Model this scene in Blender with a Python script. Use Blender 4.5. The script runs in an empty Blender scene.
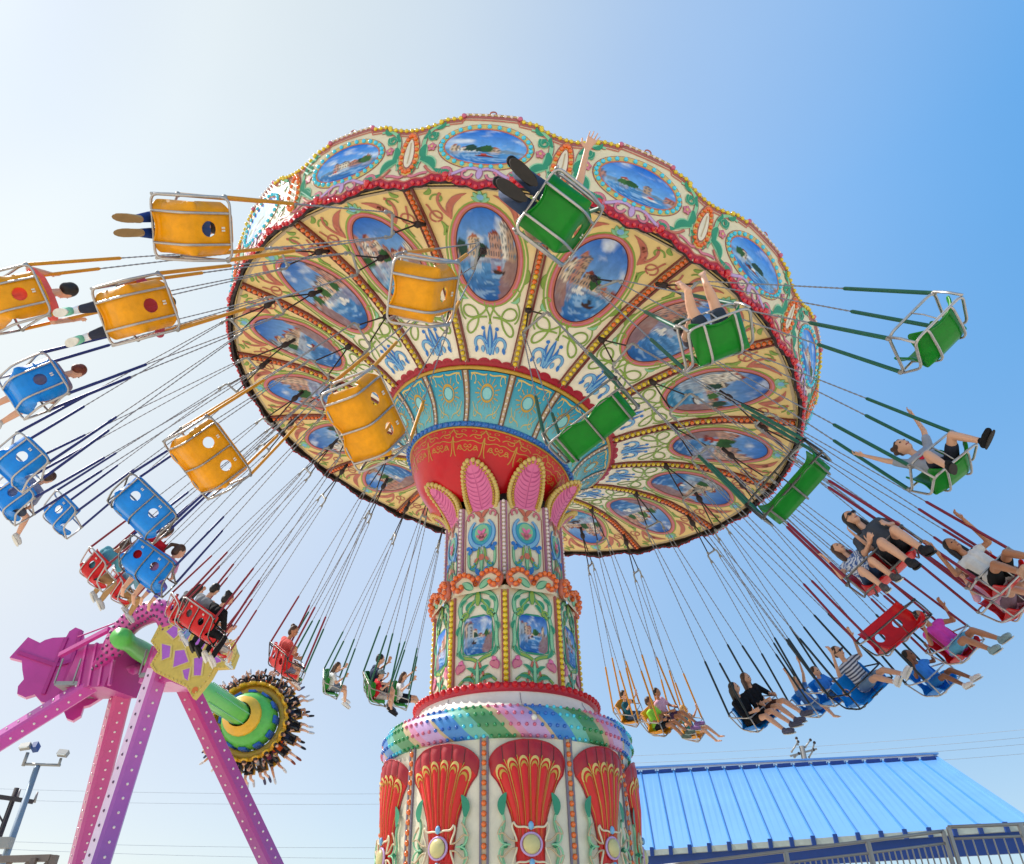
import bpy, bmesh, math, random
import numpy as np
from mathutils import Vector as V, Matrix as Mx
R = math.radians
PI = math.pi
rnd = random.Random(7)
scene = bpy.context.scene
col = bpy.data.collections.new("scene_objects"); scene.collection.children.link(col)

# ------------------------------------------------------------------ camera
F_PX, PITCH, EYE = 742.0, 0.634, 1.6
cam_d = bpy.data.cameras.new("camera"); cam = bpy.data.objects.new("camera", cam_d); col.objects.link(cam)
cam.location = (0, 0, EYE); cam.rotation_euler = (PI/2+PITCH, 0, 0)
cam_d.sensor_width = 36; cam_d.lens = 36*F_PX/1024; cam_d.clip_end = 5000; cam_d.clip_start = .05
scene.camera = cam
CP, SP = math.cos(PITCH), math.sin(PITCH)
def ray(px, py):
    u = (px-512)/F_PX; v = (432-py)/F_PX
    return V((u, CP-v*SP, SP+v*CP))
def at_depth(px, py, d): return V((0, 0, EYE))+ray(px, py)*d
def at_z(px, py, z):
    r = ray(px, py); return V((0, 0, EYE))+r*((z-EYE)/r.z)
def at_y(px, py, y):
    r = ray(px, py); return V((0, 0, EYE))+r*(y/r.y)

# ------------------------------------------------------------------ colours and materials
def lin(c):
    return tuple((x/12.92 if x <= .04045 else ((x+.055)/1.055)**2.4) for x in c)
def hexc(h): return lin(tuple(int(h[i:i+2], 16)/255 for i in (0, 2, 4)))
MATS = {}
def mat(name, c, rough=.45, metal=0., var=.12, scale=6., coat=0., bump=0., attr=False, emit=0., spec=.5):
    m = bpy.data.materials.new(name); m.use_nodes = True
    nt = m.node_tree; b = nt.nodes["Principled BSDF"]
    b.inputs["Roughness"].default_value = rough; b.inputs["Metallic"].default_value = metal
    b.inputs["Coat Weight"].default_value = coat; b.inputs["Coat Roughness"].default_value = .12
    b.inputs["Specular IOR Level"].default_value = spec
    tc = nt.nodes.new("ShaderNodeTexCoord")
    n = nt.nodes.new("ShaderNodeTexNoise"); n.inputs["Scale"].default_value = scale; n.inputs["Detail"].default_value = 5
    n.inputs["Roughness"].default_value = .65
    nt.links.new(tc.outputs["Object"], n.inputs["Vector"])
    if attr:
        a = nt.nodes.new("ShaderNodeAttribute"); a.attribute_name = "paint"; src = a.outputs["Color"]
    else:
        a = nt.nodes.new("ShaderNodeRGB"); a.outputs[0].default_value = (*c, 1); src = a.outputs[0]
    mr = nt.nodes.new("ShaderNodeMapRange"); mr.inputs[1].default_value = .25; mr.inputs[2].default_value = .75
    mr.inputs[3].default_value = 1-var; mr.inputs[4].default_value = 1+var
    nt.links.new(n.outputs["Fac"], mr.inputs[0])
    mx = nt.nodes.new("ShaderNodeVectorMath"); mx.operation = 'SCALE'
    nt.links.new(src, mx.inputs[0]); nt.links.new(mr.outputs[0], mx.inputs["Scale"])
    nt.links.new(mx.outputs[0], b.inputs["Base Color"])
    mr2 = nt.nodes.new("ShaderNodeMapRange"); mr2.inputs[3].default_value = max(.03, rough-.1); mr2.inputs[4].default_value = min(1, rough+.12)
    nt.links.new(n.outputs["Fac"], mr2.inputs[0]); nt.links.new(mr2.outputs[0], b.inputs["Roughness"])
    if bump:
        bp = nt.nodes.new("ShaderNodeBump"); bp.inputs["Strength"].default_value = bump; bp.inputs["Distance"].default_value = .02
        nt.links.new(n.outputs["Fac"], bp.inputs["Height"]); nt.links.new(bp.outputs[0], b.inputs["Normal"])
    if emit:
        b.inputs["Emission Color"].default_value = (*c, 1); b.inputs["Emission Strength"].default_value = emit
    MATS[name] = m
    return m
def H(name, h, **k): return mat(name, hexc(h), **k)
M = {}
for nm, h, k in [
    ('cream', 'e2d5b4', {}), ('cream_light', 'e6dcc4', dict(var=.14)), ('ochre', 'd8ae55', {}), ('white', 'ece8de', dict(rough=.3)),
    ('pink_brown', 'a8605a', {}), ('rose', 'd2788a', {}), ('mauve', 'a8708c', {}), ('plum', '6a4a68', {}), ('maroon', '5c1c1c', dict(rough=.35)),
    ('crimson', 'b01430', dict(coat=.1)), ('red', 'cc0c1c', dict(coat=.15, rough=.3, spec=.35)), ('red_shell', 'd81c1c', dict(coat=.2, rough=.35, spec=.35)), ('red_dark', 'a81424', dict(coat=.2)),
    ('green_edge', '76934a', {}), ('rose_edge', 'bc7a6c', {}), ('orange_paint', 'd8702a', {}), ('gold', 'c49a3c', dict(rough=.35, metal=.25)), ('gold_light', 'd8bc6c', dict(rough=.35)), ('salmon', 'c8705a', {}),
    ('green_teal', '2f8f6c', {}), ('green_leaf', '8cac48', {}), ('green_dark', '3c6e34', {}), ('green_mint', '8cc89c', {}),
    ('blue', '2f78c8', {}), ('blue_light', '7ab4dc', {}), ('blue_dark', '284c8c', {}), ('teal', '3aa6b8', dict(coat=.4, rough=.35)), ('teal_light', '8accd0', {}),
    ('pink', 'e478a8', dict(spec=.3)), ('pink_dark', 'c04c84', {}), ('lavender', 'c4a0d0', dict(coat=.3)), ('purple', '7c5aa8', {}), ('black_iron', '1c1a1a', dict(rough=.5)),
    ('grey_strip', '7c7484', {}), ('beige', 'c4ac88', {}), ('brown', '6c4630', {}),
    ('bulb_yellow', 'e8c81c', dict(rough=.15, coat=.8, var=.05)), ('bulb_orange', 'ec6c14', dict(rough=.15, coat=.8, var=.05)), ('bulb_red', 'd41420', dict(rough=.12, coat=.9, var=.05)),
    ('bulb_cyan', '40d0ec', dict(rough=.12, coat=.8, var=.05)), ('bulb_white', 'e8d8d4', dict(rough=.15, coat=.6, var=.05)), ('bulb_blue', '1864c0', dict(rough=.15, coat=.8, var=.05)),
    ('bulb_pink', 'd06080', dict(rough=.15, coat=.8, var=.05)), ('bulb_green', '1c9050', dict(rough=.15, coat=.8, var=.05)),
    ('steel', 'b8b2ae', dict(rough=.38, metal=.8, var=.15, scale=20)), ('chain_steel', '8a8a90', dict(rough=.65, metal=0., spec=.2)), ('iron_dark', '3a3030', dict(rough=.6, metal=.3)),
    ('galvanised', '9c9a96', dict(rough=.5, metal=.4)), ('canvas_grey', '8c8884', {}),
    ]:
    k = dict(k); k.setdefault('scale', 3.5); k.setdefault('var', .1)
    M[nm] = H(nm, h, **k)
M['paint'] = mat('painted_picture', (1, 1, 1), rough=.6, attr=True, var=.08, scale=14, spec=.25)
M['paint_panel'] = mat('painted_panel', (1, 1, 1), rough=.5, attr=True, var=.08, scale=3, spec=.3)

# ------------------------------------------------------------------ mesh builder
class MB:
    def __init__(s): s.v = []; s.f = []; s.m = []; s.mats = []; s.sm = []; s.cols = None
    def mi(s, m):
        if isinstance(m, str): m = M[m]
        if m not in s.mats: s.mats.append(m)
        return s.mats.index(m)
    def face(s, idx, mi, smooth=False): s.f.append(tuple(idx)); s.m.append(mi); s.sm.append(smooth)
    def add(s, vs, fs, m, smooth=False):
        o = len(s.v); mi = s.mi(m); s.v.extend([tuple(p) for p in vs])
        for f in fs: s.face([o+i for i in f], mi, smooth)
    def box(s, c, d, m, X=None):
        hx, hy, hz = d[0]/2, d[1]/2, d[2]/2
        vs = [V((sx*hx, sy*hy, sz*hz)) for sx in (-1, 1) for sy in (-1, 1) for sz in (-1, 1)]
        if X is not None: vs = [X @ p for p in vs]
        vs = [p+V(c) for p in vs]
        s.add(vs, [(0, 1, 3, 2), (4, 6, 7, 5), (0, 4, 5, 1), (2, 3, 7, 6), (0, 2, 6, 4), (1, 5, 7, 3)], m)
    def beam(s, a, b, w, h, m, up=(0, 0, 1)):
        a = V(a); b = V(b); d = (b-a); L = d.length; d.normalize(); u = V(up); x = d.cross(u)
        if x.length < 1e-4: x = d.cross(V((1, 0, 0)))
        x.normalize(); u = x.cross(d)
        vs = [p+x*(sx*w/2)+u*(sz*h/2) for p in (a, b) for sx, sz in ((-1, -1), (1, -1), (1, 1), (-1, 1))]
        s.add(vs, [(0, 1, 2, 3), (7, 6, 5, 4), (0, 4, 5, 1), (1, 5, 6, 2), (2, 6, 7, 3), (3, 7, 4, 0)], m)
    def tube(s, pts, r, m, n=8, closed=False, cap=True):
        pts = [V(p) for p in pts]; k = len(pts); rs = r if isinstance(r, (list, tuple)) else [r]*k
        vs = []; x = None
        for i, p in enumerate(pts):
            if closed: t = pts[(i+1) % k]-pts[i-1]
            else: t = pts[min(i+1, k-1)]-pts[max(i-1, 0)]
            t.normalize()
            if x is None:
                x = t.cross(V((0, 0, 1)))
                if x.length < .05: x = t.cross(V((0, 1, 0)))
            x = x-t*x.dot(t); x.normalize(); y = t.cross(x)
            for j in range(n):
                a = 2*PI*j/n; vs.append(p+(x*math.cos(a)+y*math.sin(a))*rs[i])
        fs = []
        for i in range(k if closed else k-1):
            for j in range(n):
                a = i*n+j; b = i*n+(j+1) % n; i2 = (i+1) % k
                fs.append((a, b, i2*n+(j+1) % n, i2*n+j))
        if cap and not closed: fs += [tuple(range(n))[::-1], tuple(range((k-1)*n, k*n))]
        s.add(vs, fs, m, True)
    def lathe(s, prof, n, m, c=(0, 0, 0), X=None, smooth=True, a0=0., a1=2*PI):
        full = abs(a1-a0-2*PI) < 1e-6; k = n if full else n+1; vs = []; c = V(c)
        for r, z in prof:
            for j in range(k):
                a = a0+(a1-a0)*j/n; p = V((r*math.cos(a), r*math.sin(a), z)); vs.append((X @ p if X is not None else p)+c)
        fs = []
        for i in range(len(prof)-1):
            for j in range(n):
                j2 = (j+1) % k; fs.append((i*k+j, i*k+j2, (i+1)*k+j2, (i+1)*k+j))
        s.add(vs, fs, m, smooth)
    def ball(s, c, r, m, n=8, k=5, X=None):
        c = V(c); rx, ry, rz = r if isinstance(r, (tuple, list)) else (r, r, r)
        vs = [V((0, 0, rz))]
        for i in range(1, k):
            a = PI*i/k
            for j in range(n):
                b = 2*PI*j/n; vs.append(V((rx*math.sin(a)*math.cos(b), ry*math.sin(a)*math.sin(b), rz*math.cos(a))))
        vs.append(V((0, 0, -rz)))
        fs = [(0, 1+j, 1+(j+1) % n) for j in range(n)]
        for i in range(k-2):
            for j in range(n):
                a = 1+i*n+j; b = 1+i*n+(j+1) % n; fs.append((a, a+n, b+n, b))
        e = len(vs)-1; o = 1+(k-2)*n; fs += [(e, o+(j+1) % n, o+j) for j in range(n)]
        if X is not None: vs = [X @ p for p in vs]
        s.add([p+c for p in vs], fs, m, True)
    def capsule(s, p0, r0, p1, r1, m, n=10, k=4):
        p0 = V(p0); p1 = V(p1); d = p1-p0; L = d.length
        if L < 1e-6: d = V((0, 0, 1))
        d.normalize(); x = d.cross(V((0, 0, 1)))
        if x.length < .05: x = d.cross(V((0, 1, 0)))
        x.normalize(); y = d.cross(x); rows = []
        for i in range(1, k+1): a = -PI/2+PI/2*i/k; rows.append((p0+d*(r0*math.sin(a)), r0*math.cos(a)))
        for i in range(0, k): a = PI/2*i/k; rows.append((p1+d*(r1*math.sin(a)), r1*math.cos(a)))
        vs = [p0-d*r0]
        for c, r in rows:
            for j in range(n): a = 2*PI*j/n; vs.append(c+(x*math.cos(a)+y*math.sin(a))*r)
        vs.append(p1+d*r1); q = len(rows); e = len(vs)-1
        fs = [(0, 1+(j+1) % n, 1+j) for j in range(n)]
        for i in range(q-1):
            for j in range(n): a = 1+i*n+j; b = 1+i*n+(j+1) % n; fs.append((a, b, b+n, a+n))
        o = 1+(q-1)*n; fs += [(e, o+j, o+(j+1) % n) for j in range(n)]
        s.add(vs, fs, m, True)
    def mesh(s, name):
        me = bpy.data.meshes.new(name); me.from_pydata(s.v, [], s.f)
        for m in s.mats: me.materials.append(m)
        me.polygons.foreach_set('material_index', s.m); me.polygons.foreach_set('use_smooth', s.sm)
        if s.cols is not None:
            a = me.color_attributes.new('paint', 'FLOAT_COLOR', 'POINT')
            arr = np.ones((len(s.v), 4), np.float32); c = np.asarray(s.cols, np.float32); arr[:len(c), :3] = c
            a.data.foreach_set('color', arr.ravel())
        me.update()
        return me
    def build(s, name, parent=None, X=None, **k): return obj(name, s.mesh(name), parent, X, **k)
def obj(name, me, parent=None, X=None, label=None, cat=None, group=None, kind=None):
    o = bpy.data.objects.new(name, me); col.objects.link(o)
    if parent is not None: o.parent = parent
    if X is not None: o.matrix_local = X
    return tag(o, label, cat, group, kind)
def tag(o, label=None, cat=None, group=None, kind=None):
    if label: o['label'] = label
    if cat: o['category'] = cat
    if group: o['group'] = group
    if kind: o['kind'] = kind
    return o
def empty(name, X, label=None, cat=None, group=None):
    o = obj(name, None, None, X, label, cat, group); o.empty_display_size = .2; return o
def remesh(mb, name, voxel, smooth=2):
    me = mb.mesh(name+'_raw'); o = bpy.data.objects.new('tmp', me); scene.collection.objects.link(o)
    r = o.modifiers.new('r', 'REMESH'); r.mode = 'VOXEL'; r.voxel_size = voxel; r.use_smooth_shade = True
    if smooth:
        sm = o.modifiers.new('s', 'SMOOTH'); sm.iterations = smooth; sm.factor = .5
    dg = bpy.context.evaluated_depsgraph_get(); e = o.evaluated_get(dg)
    out = bpy.data.meshes.new_from_object(e); out.name = name
    bpy.data.objects.remove(o); bpy.data.meshes.remove(me)
    out.materials.clear(); out.materials.append(mb.mats[0])
    out.polygons.foreach_set('material_index', [0]*len(out.polygons)); out.polygons.foreach_set('use_smooth', [True]*len(out.polygons))
    return out

# ------------------------------------------------------------------ ornament drawn as thin raised paint strokes on a mapped surface
class Orn:
    """f(u, v, off) maps ornament plane + offset to 3D"""
    def __init__(s, mb, f, base=.004): s.mb = mb; s.f = f; s.base = base; s.flip = False
    def off(s, L): return s.base+.004*L
    def stroke(s, pts, w, m, L=0, taper=None, closed=False):
        k = len(pts); vs = []; fs = []
        for i, (x, y) in enumerate(pts):
            if closed: a = pts[i-1]; b = pts[(i+1) % k]
            else: a = pts[max(i-1, 0)]; b = pts[min(i+1, k-1)]
            dx, dy = b[0]-a[0], b[1]-a[1]; l = math.hypot(dx, dy) or 1; nx, ny = -dy/l, dx/l
            t = i/max(1, k-1); ww = w/2*(taper(t) if taper else 1)
            vs += [s.f(x+nx*ww, y+ny*ww, s.off(L)), s.f(x-nx*ww, y-ny*ww, s.off(L))]
        for i in range(k if closed else k-1):
            j = (i+1) % k; fs.append((2*i, 2*j, 2*j+1, 2*i+1))
        s.mb.add(vs, fs, m)
    def line2(s, pts, w, m, edge, L=0, taper=None, closed=False, rim=.5):
        s.stroke(pts, w*(1+rim), edge, L, taper, closed); s.stroke(pts, w, m, L+1, taper, closed)
    def poly(s, pts, m, L=0):
        cx = sum(p[0] for p in pts)/len(pts); cy = sum(p[1] for p in pts)/len(pts); k = len(pts)
        s.mb.add([s.f(cx, cy, s.off(L))]+[s.f(x, y, s.off(L)) for x, y in pts], [(0, 1+i, 1+(i+1) % k) for i in range(k)], m)
    def disc(s, c, rx, ry, m, L=0, n=20): s.poly([(c[0]+rx*math.cos(2*PI*i/n), c[1]+ry*math.sin(2*PI*i/n)) for i in range(n)], m, L)
    def ring(s, c, rx, ry, w, m, L=0, n=40): s.stroke([(c[0]+rx*math.cos(2*PI*i/n), c[1]+ry*math.sin(2*PI*i/n)) for i in range(n)], w, m, L, None, True)
    def leaf(s, a, b, w, m, bend=0., L=0, edge=None, n=9):
        dx, dy = b[0]-a[0], b[1]-a[1]; pts = []
        for i in range(n):
            t = i/(n-1); q = math.sin(PI*t)*bend; pts.append((a[0]+dx*t-dy*q, a[1]+dy*t+dx*q))
        tp = lambda t: max(.04, math.sin(PI*min(1, t*.9+.08)))**.8
        if edge: s.stroke(pts, w*1.45, edge, L, tp)
        s.stroke(pts, w, m, L+1, tp)
    def bulb(s, u, v, r, m, n=7): s.mb.ball(s.f(u, v, s.off(0)+r*.35), r, m, n, 4)
    def spot(s, c, r, m, L=1): s.disc(c, r, r, m, L, 10)
def spiral(c, r0, r1, a0, a1, n=18, sx=1):
    out = []
    for i in range(n):
        t = i/(n-1); a = a0+(a1-a0)*t; r = r0+(r1-r0)*t; out.append((c[0]+sx*r*math.cos(a), c[1]+r*math.sin(a)))
    return out
def bez(p0, p1, p2, p3, n=12):
    out = []
    for i in range(n):
        t = i/(n-1); a = (1-t)**3; b = 3*(1-t)**2*t; c = 3*(1-t)*t*t; d = t**3
        out.append((a*p0[0]+b*p1[0]+c*p2[0]+d*p3[0], a*p0[1]+b*p1[1]+c*p2[1]+d*p3[1]))
    return out
def mir(pts): return [(-x, y) for x, y in pts]

# ------------------------------------------------------------------ generic painted townscapes (colour attribute on a fine grid)
def vnoise(x, y, seed):
    r = np.random.default_rng(seed); g = r.random((64, 64)); xi = np.floor(x).astype(int); yi = np.floor(y).astype(int)
    fx = x-xi; fy = y-yi; fx = fx*fx*(3-2*fx); fy = fy*fy*(3-2*fy); A = lambda a, b: g[a % 64, b % 64]
    return (A(xi, yi)*(1-fx)+A(xi+1, yi)*fx)*(1-fy)+(A(xi, yi+1)*(1-fx)+A(xi+1, yi+1)*fx)*fy
def fbm(x, y, seed): return sum(vnoise(x*2**i+7*i, y*2**i+3*i, seed+i)*.5**(i+1) for i in range(4))/.9375
def paint_scene(x, y, seed, style):
    """x, y arrays in -1..1; returns linear rgb"""
    r = random.Random(seed); c = np.zeros(x.shape+(3,))
    def put(mask, hx, amt=1.):
        k = np.array(hexc(hx)) if isinstance(hx, str) else np.array(hx)
        m = np.clip(mask*1., 0, 1)[..., None]*amt; c[:] = c*(1-m)+k*m
    hor = r.uniform(-.25, .05) if style != 'harbour' else r.uniform(-.4, -.2)
    t = np.clip((y-hor)/(1-hor), 0, 1)[..., None]
    deep = np.array(hexc(r.choice(['1c64c4', '2870cc', '1a5cb4'] if style != 'harbour' else ['1468d0', '1a74dc'])))
    c[:] = np.array(hexc('84b4e4' if style != 'harbour' else '78b4ec'))*(1-t)+deep*t
    cl = fbm(x*2.2+9, y*3.2+4, seed); put((cl-.54)*4*(y > hor), 'e6ecf2', .8)
    # far hills
    hl = hor+.12+.16*(fbm(x*2+30, x*0+1, seed+3)-.4); put((y < hl) & (y > hor), '7890a8')
    # buildings
    walls = ['d8b8a0', 'e4d4bc', 'c08878', 'dcc0a0', 'b89880', 'e8e0d4', 'c89c8c', 'a8b4c0']
    side = r.choice([-1, 1]); hts = []
    X0 = -1.1
    while X0 < 1.1:
        w = r.uniform(.16, .4); near = (X0+w/2)*side
        if style == 'harbour': h = r.uniform(.12, .4) if r.random() < .6 else 0
        else: h = r.uniform(.25, .5)+max(0, near)*r.uniform(.3, .7) if near > -.05 or r.random() < .45 else r.uniform(.08, .2)
        if h > 0:
            wl = r.choice(walls); m = (x > X0) & (x < X0+w) & (y > hor) & (y < hor+h); put(m, wl)
            put(m & (x > X0+w*.75), '806858', .35)
            rt = r.choice(['a8503c', '8c4434', 'b06a50', '6c6870']); put((y >= hor+h) & (y < hor+h+.1*(1-np.abs((x-X0-w/2)/(w/2)))) & (x > X0) & (x < X0+w), rt)
            nx = max(2, int(w/.075)); ny = max(1, int(h/.14))
            for i in range(nx):
                for j in range(ny):
                    wx = X0+w*(i+.5)/nx; wy = hor+h*(j+.55)/ny
                    put((np.abs(x-wx) < w/nx*.24) & (np.abs(y-wy) < h/ny*.28), r.choice(['3c4858', '584840', '486880']), .85)
            hts.append((X0, w, h, wl))
        X0 += w*r.uniform(.9, 1.1)
    for i in range(r.randint(1, 3)):
        tx = r.uniform(-.9, .9); ty = hor+r.uniform(.08, .2); n = fbm(x*7, y*7, seed+20+i)
        put((((x-tx)/.16)**2+((y-ty)/.18)**2+(n-.5)*1.3 < 1) & (y > hor-.02), r.choice(['2f5c30', '406c38', '28483c']))
    # water
    wat = y <= hor; d = np.clip((hor-y)/(1+hor), 0, 1)
    base = np.array(hexc('5c98cc'))*(1-d[..., None])+np.array(hexc(r.choice(['1c60b0', '1a58a4', '2c84b0'] if style != 'harbour' else ['1c6cc4', '2878c8'])))*d[..., None]
    c[wat] = base[wat]
    rp = fbm(x*3, y*16, seed+40)
    for (bx, bw, bh, wl) in hts:
        put(wat & (x > bx) & (x < bx+bw) & (hor-y < bh*.6), wl, .4)
    put(wat & (rp > .6), 'b4d4ee', .45); put(wat & (rp < .4), '1c4878', .4)
    if style != 'harbour':
        q = r.choice([-1, 1]); put((y < hor) & (q*x > .62+.5*(hor-y)*-1) & (q*x > .35) & (y > -1), '9c6c54', .75)
    for i in range(r.randint(1, 2)):
        bx = r.uniform(-.5, .4); by = hor-r.uniform(.1, .35)
        put((np.abs(x-bx) < .2-.35*np.abs(y-by)) & (y < by+.03) & (y > by-.05), r.choice(['402c28', 'd8d8d8', '7c2c24']))
        put((np.abs(x-bx) < .07) & (y >= by+.03) & (y < by+.13), r.choice(['e8e4dc', 'c84838', '2c3440']))
    n = fbm(x*9, y*9, seed+60)[..., None]; c *= .8+.4*n
    return c
def picture(mb, f, off, inside, seed, style, nr=26, na=64):
    """inside(a, t) -> ornament coordinates for polar (angle, 0..1); box mapping for colour"""
    P = [(0., 0.)]+[(2*PI*j/na, (i+1)/nr) for i in range(nr) for j in range(na)]
    uv = np.array([inside(a, t) for a, t in P]); lo = uv.min(0); hi = uv.max(0)
    xy = (uv-lo)/(hi-lo)*2-1
    cols = paint_scene(xy[:, 0], xy[:, 1], seed, style)
    o = len(mb.v); assert o == 0
    fs = [(0, 1+j, 1+(j+1) % na) for j in range(na)]
    for i in range(nr-1):
        for j in range(na): a = 1+i*na+j; b = 1+i*na+(j+1) % na; fs.append((a, a+na, b+na, b))
    mb.add([f(u, v, off) for u, v in uv], fs, 'paint', True); mb.cols = cols
# ================================================================== THE SWING RIDE
ROOT = Mx.Translation((.02, 12, 0)) @ Mx.Rotation(-.0205, 4, 'Y')
ride = empty('swing_carousel', ROOT, 'giant tilted swing carousel with painted canopy, round red and cream tower in the middle', 'swing carousel')
n_ = V((.203, -.018, 1)).normalized(); a_ = V((0, 1, 0)).cross(n_).normalized(); b_ = n_.cross(a_)
CAN = Mx(((a_.x, b_.x, n_.x, -.17), (a_.y, b_.y, n_.y, 12), (a_.z, b_.z, n_.z, 10.706), (0, 0, 0, 1)))
CL = ROOT.inverted() @ CAN                      # canopy frame seen from the ride's root
PH0 = -1.624                                     # azimuth of the panel nearest the camera
STEP = PI/8
def can_rot(k, half=0): return CL @ Mx.Rotation(PH0+(k+half)*STEP, 4, 'Z')
HP = [(2.15, .5), (2.6, .30), (3.2, .1), (3.8, -.03), (4.3, -.09), (5.0, -.08), (5.6, -.02)]
def hprof(r):
    if r <= HP[0][0]: return HP[0][1]
    for (r0, h0), (r1, h1) in zip(HP, HP[1:]):
        if r <= r1: t = (r-r0)/(r1-r0); return h0+(h1-h0)*t
    return HP[-1][1]
def fu(u, v, off): th = u/v; return V((v*math.cos(th), v*math.sin(th), -hprof(v)-off))

# ---- underside panel (one wedge) with its painted scrollwork
HALF = STEP/2
def underside():
    mb = MB(); rs = [2.15+i*(5.58-2.15)/30 for i in range(31)]; nt = 9; vs = []; cols = []
    c0 = np.array(hexc('f6ecd6')); c1 = np.array(hexc('f2d28c'))
    for r in rs:
        t = min(1, max(0, (r-3.0)/2.0)); t = t*t*(3-2*t)
        for j in range(nt):
            th = -HALF+2*HALF*j/(nt-1); vs.append(fu(th*r, r, 0)); cols.append(c0*(1-t)+c1*t)
    mb.add(vs, [(i*nt+j, i*nt+j+1, (i+1)*nt+j+1, (i+1)*nt+j) for i in range(30) for j in range(nt-1)], 'paint_panel', True)
    mb.cols = cols
    o = Orn(mb, fu)
    # frame of the oval
    o.ring((0, 4.29), .60, 1.0, .03, 'green_leaf', 0); o.ring((0, 4.29), .535, .935, .10, 'salmon', 1); o.ring((0, 4.29), .55, .95, .03, 'rose', 2); o.ring((0, 4.29), .492, .892, .018, 'maroon', 2)
    # star leaf above the oval
    for dx, dy in ((-.14, .08), (.14, .08), (-.1, .17), (.1, .17), (0, .22)): o.leaf((0, 5.28), (dx, 5.28+dy), .07, 'green_mint', 0, 1, 'green_leaf')
    o.spot((0, 5.37), .055, 'blue_light', 3); o.stroke([(0, 5.22), (0, 5.3)], .025, 'green_leaf', 1)
    for s in (-1, 1):
        S = lambda pts: [(s*x, y) for x, y in pts]
        # red plumes in the outer corners
        for q, (w, dy) in enumerate(((.07, 0), (.085, -.07), (.06, -.14))):
            o.leaf((s*.50, 4.98+dy*.4), (s*(.20+.09*q), 5.42+dy), w, 'salmon', -s*.22, 1, 'rose_edge')
        o.line2(S(bez((.52, 4.97), (.66, 5.12), (.72, 5.32), (.60, 5.42))), .035, 'salmon', 'rose_edge', 1)
        o.line2(S(spiral((.66, 5.3), .12, .03, 0, 4.6)), 0.0238, 'green_leaf', 'green_edge', 1, rim=.35)
        o.line2(S(spiral((.74, 4.98), .10, .10, -1.5, 4.6)), 0.0221, 'salmon', 'rose_edge', 1, rim=.35)
        o.line2(S(bez((.64, 4.95), (.78, 4.9), (.8, 5.15), (.86, 5.22))), 0.0238, 'salmon', 'rose_edge', 1, rim=.35)
        o.leaf((s*.86, 5.42), (s*.76, 5.52), .06, 'green_leaf', s*.3, 1, 'green_edge')
        # green garland following the oval
        o.line2(S([((.655)*math.cos(a), 4.29+1.06*math.sin(a)) for a in np.linspace(-.9, .5, 16)]), 0.0221, 'green_leaf', 'green_edge', 1, rim=.3)
        o.leaf((s*.66, 4.62), (s*.68, 4.9), .05, 'green_leaf', s*.2, 1, 'green_edge'); o.leaf((s*.655, 4.1), (s*.60, 3.8), .05, 'green_leaf', s*.1, 1, 'green_edge')
        o.leaf((s*.50, 3.55), (s*.36, 3.42), .05, 'green_mint', s*.2, 1, 'green_edge')
        o.line2(S(spiral((.44, 3.62), .09, .03, -1.2, 4.2)), 0.0204, 'green_leaf', 'green_edge', 1, rim=.3)
        # interlaced loops under the oval
        o.line2(S(bez((.02, 3.34), (.1, 3.05), (.42, 3.0), (.46, 3.2))+bez((.46, 3.2), (.47, 3.36), (.25, 3.34), (.2, 3.12))[1:]+bez((.2, 3.12), (.18, 2.9), (.36, 2.68), (.40, 2.86))[1:]+bez((.40, 2.86), (.42, 3.02), (.24, 3.1), (.05, 3.1))[1:]), 0.0255, 'green_leaf', 'green_edge', 1, rim=.3)
        o.line2(S(bez((.09, 3.38), (.08, 3.2), (-.05, 3.1), (.02, 2.98))), 0.0221, 'green_leaf', 'green_edge', 1, rim=.3)
        o.line2(S(bez((.46, 3.42), (.54, 3.3), (.5, 3.1), (.42, 3.04))), 0.0204, 'green_leaf', 'green_edge', 1, rim=.3)
        # blue palmette
        o.line2(S(bez((.02, 2.44), (.05, 2.62), (.12, 2.76), (.21, 2.72))+bez((.21, 2.72), (.29, 2.68), (.27, 2.55), (.22, 2.53))[1:]), .05, 'blue_light', 'blue', 1, lambda t: 1.15-.6*t, rim=.5)
        o.leaf((s*.23, 2.57), (s*.25, 2.46), .06, 'blue', 0, 2); o.leaf((s*.13, 2.58), (s*.12, 2.46), .05, 'blue_light', 0, 2, 'blue')
        o.leaf((s*.02, 2.55), (s*.1, 2.88), .055, 'blue', s*-.1, 1); o.spot((s*.12, 2.9), .035, 'blue', 2)
        # crimson scallops
        for q in range(2):
            cx = s*(.1+.22*q); o.disc((cx, 2.27), .125, .10-.02*q, 'crimson', 1+q, 14)
            for e in range(3): o.spot((cx+(e-1)*.06, 2.31-.01*abs(e-1)), .022, 'red_dark', 4)
    o.leaf((0, 2.42), (0, 2.98), .1, 'blue', 0, 1); o.leaf((0, 2.5), (0, 2.9), .04, 'blue_light', 0, 3)
    o.stroke([(-.43, 2.2), (-.2, 2.21), (0, 2.21), (.2, 2.21), (.43, 2.2)], .1, 'crimson', 1)
    for i in range(9): o.spot((-.36+.09*i, 2.205), .014, 'rose', 4)
    # outer border
    o.stroke([(th*5.52, 5.52) for th in np.linspace(-HALF, HALF, 10)], .05, 'beige', 0)
    return mb.mesh('underside_panel')
me_under = underside()
def oval_in(cx, cy, rx, ry): return lambda a, t: (cx+rx*t*math.cos(a), cy+ry*t*math.sin(a))
pics = []
for i in range(8):
    mb = MB(); picture(mb, fu, .006, oval_in(0, 4.29, .488, .888), 11+i*3, 'canal'); pics.append(mb.mesh('oval_painting'))
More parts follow.
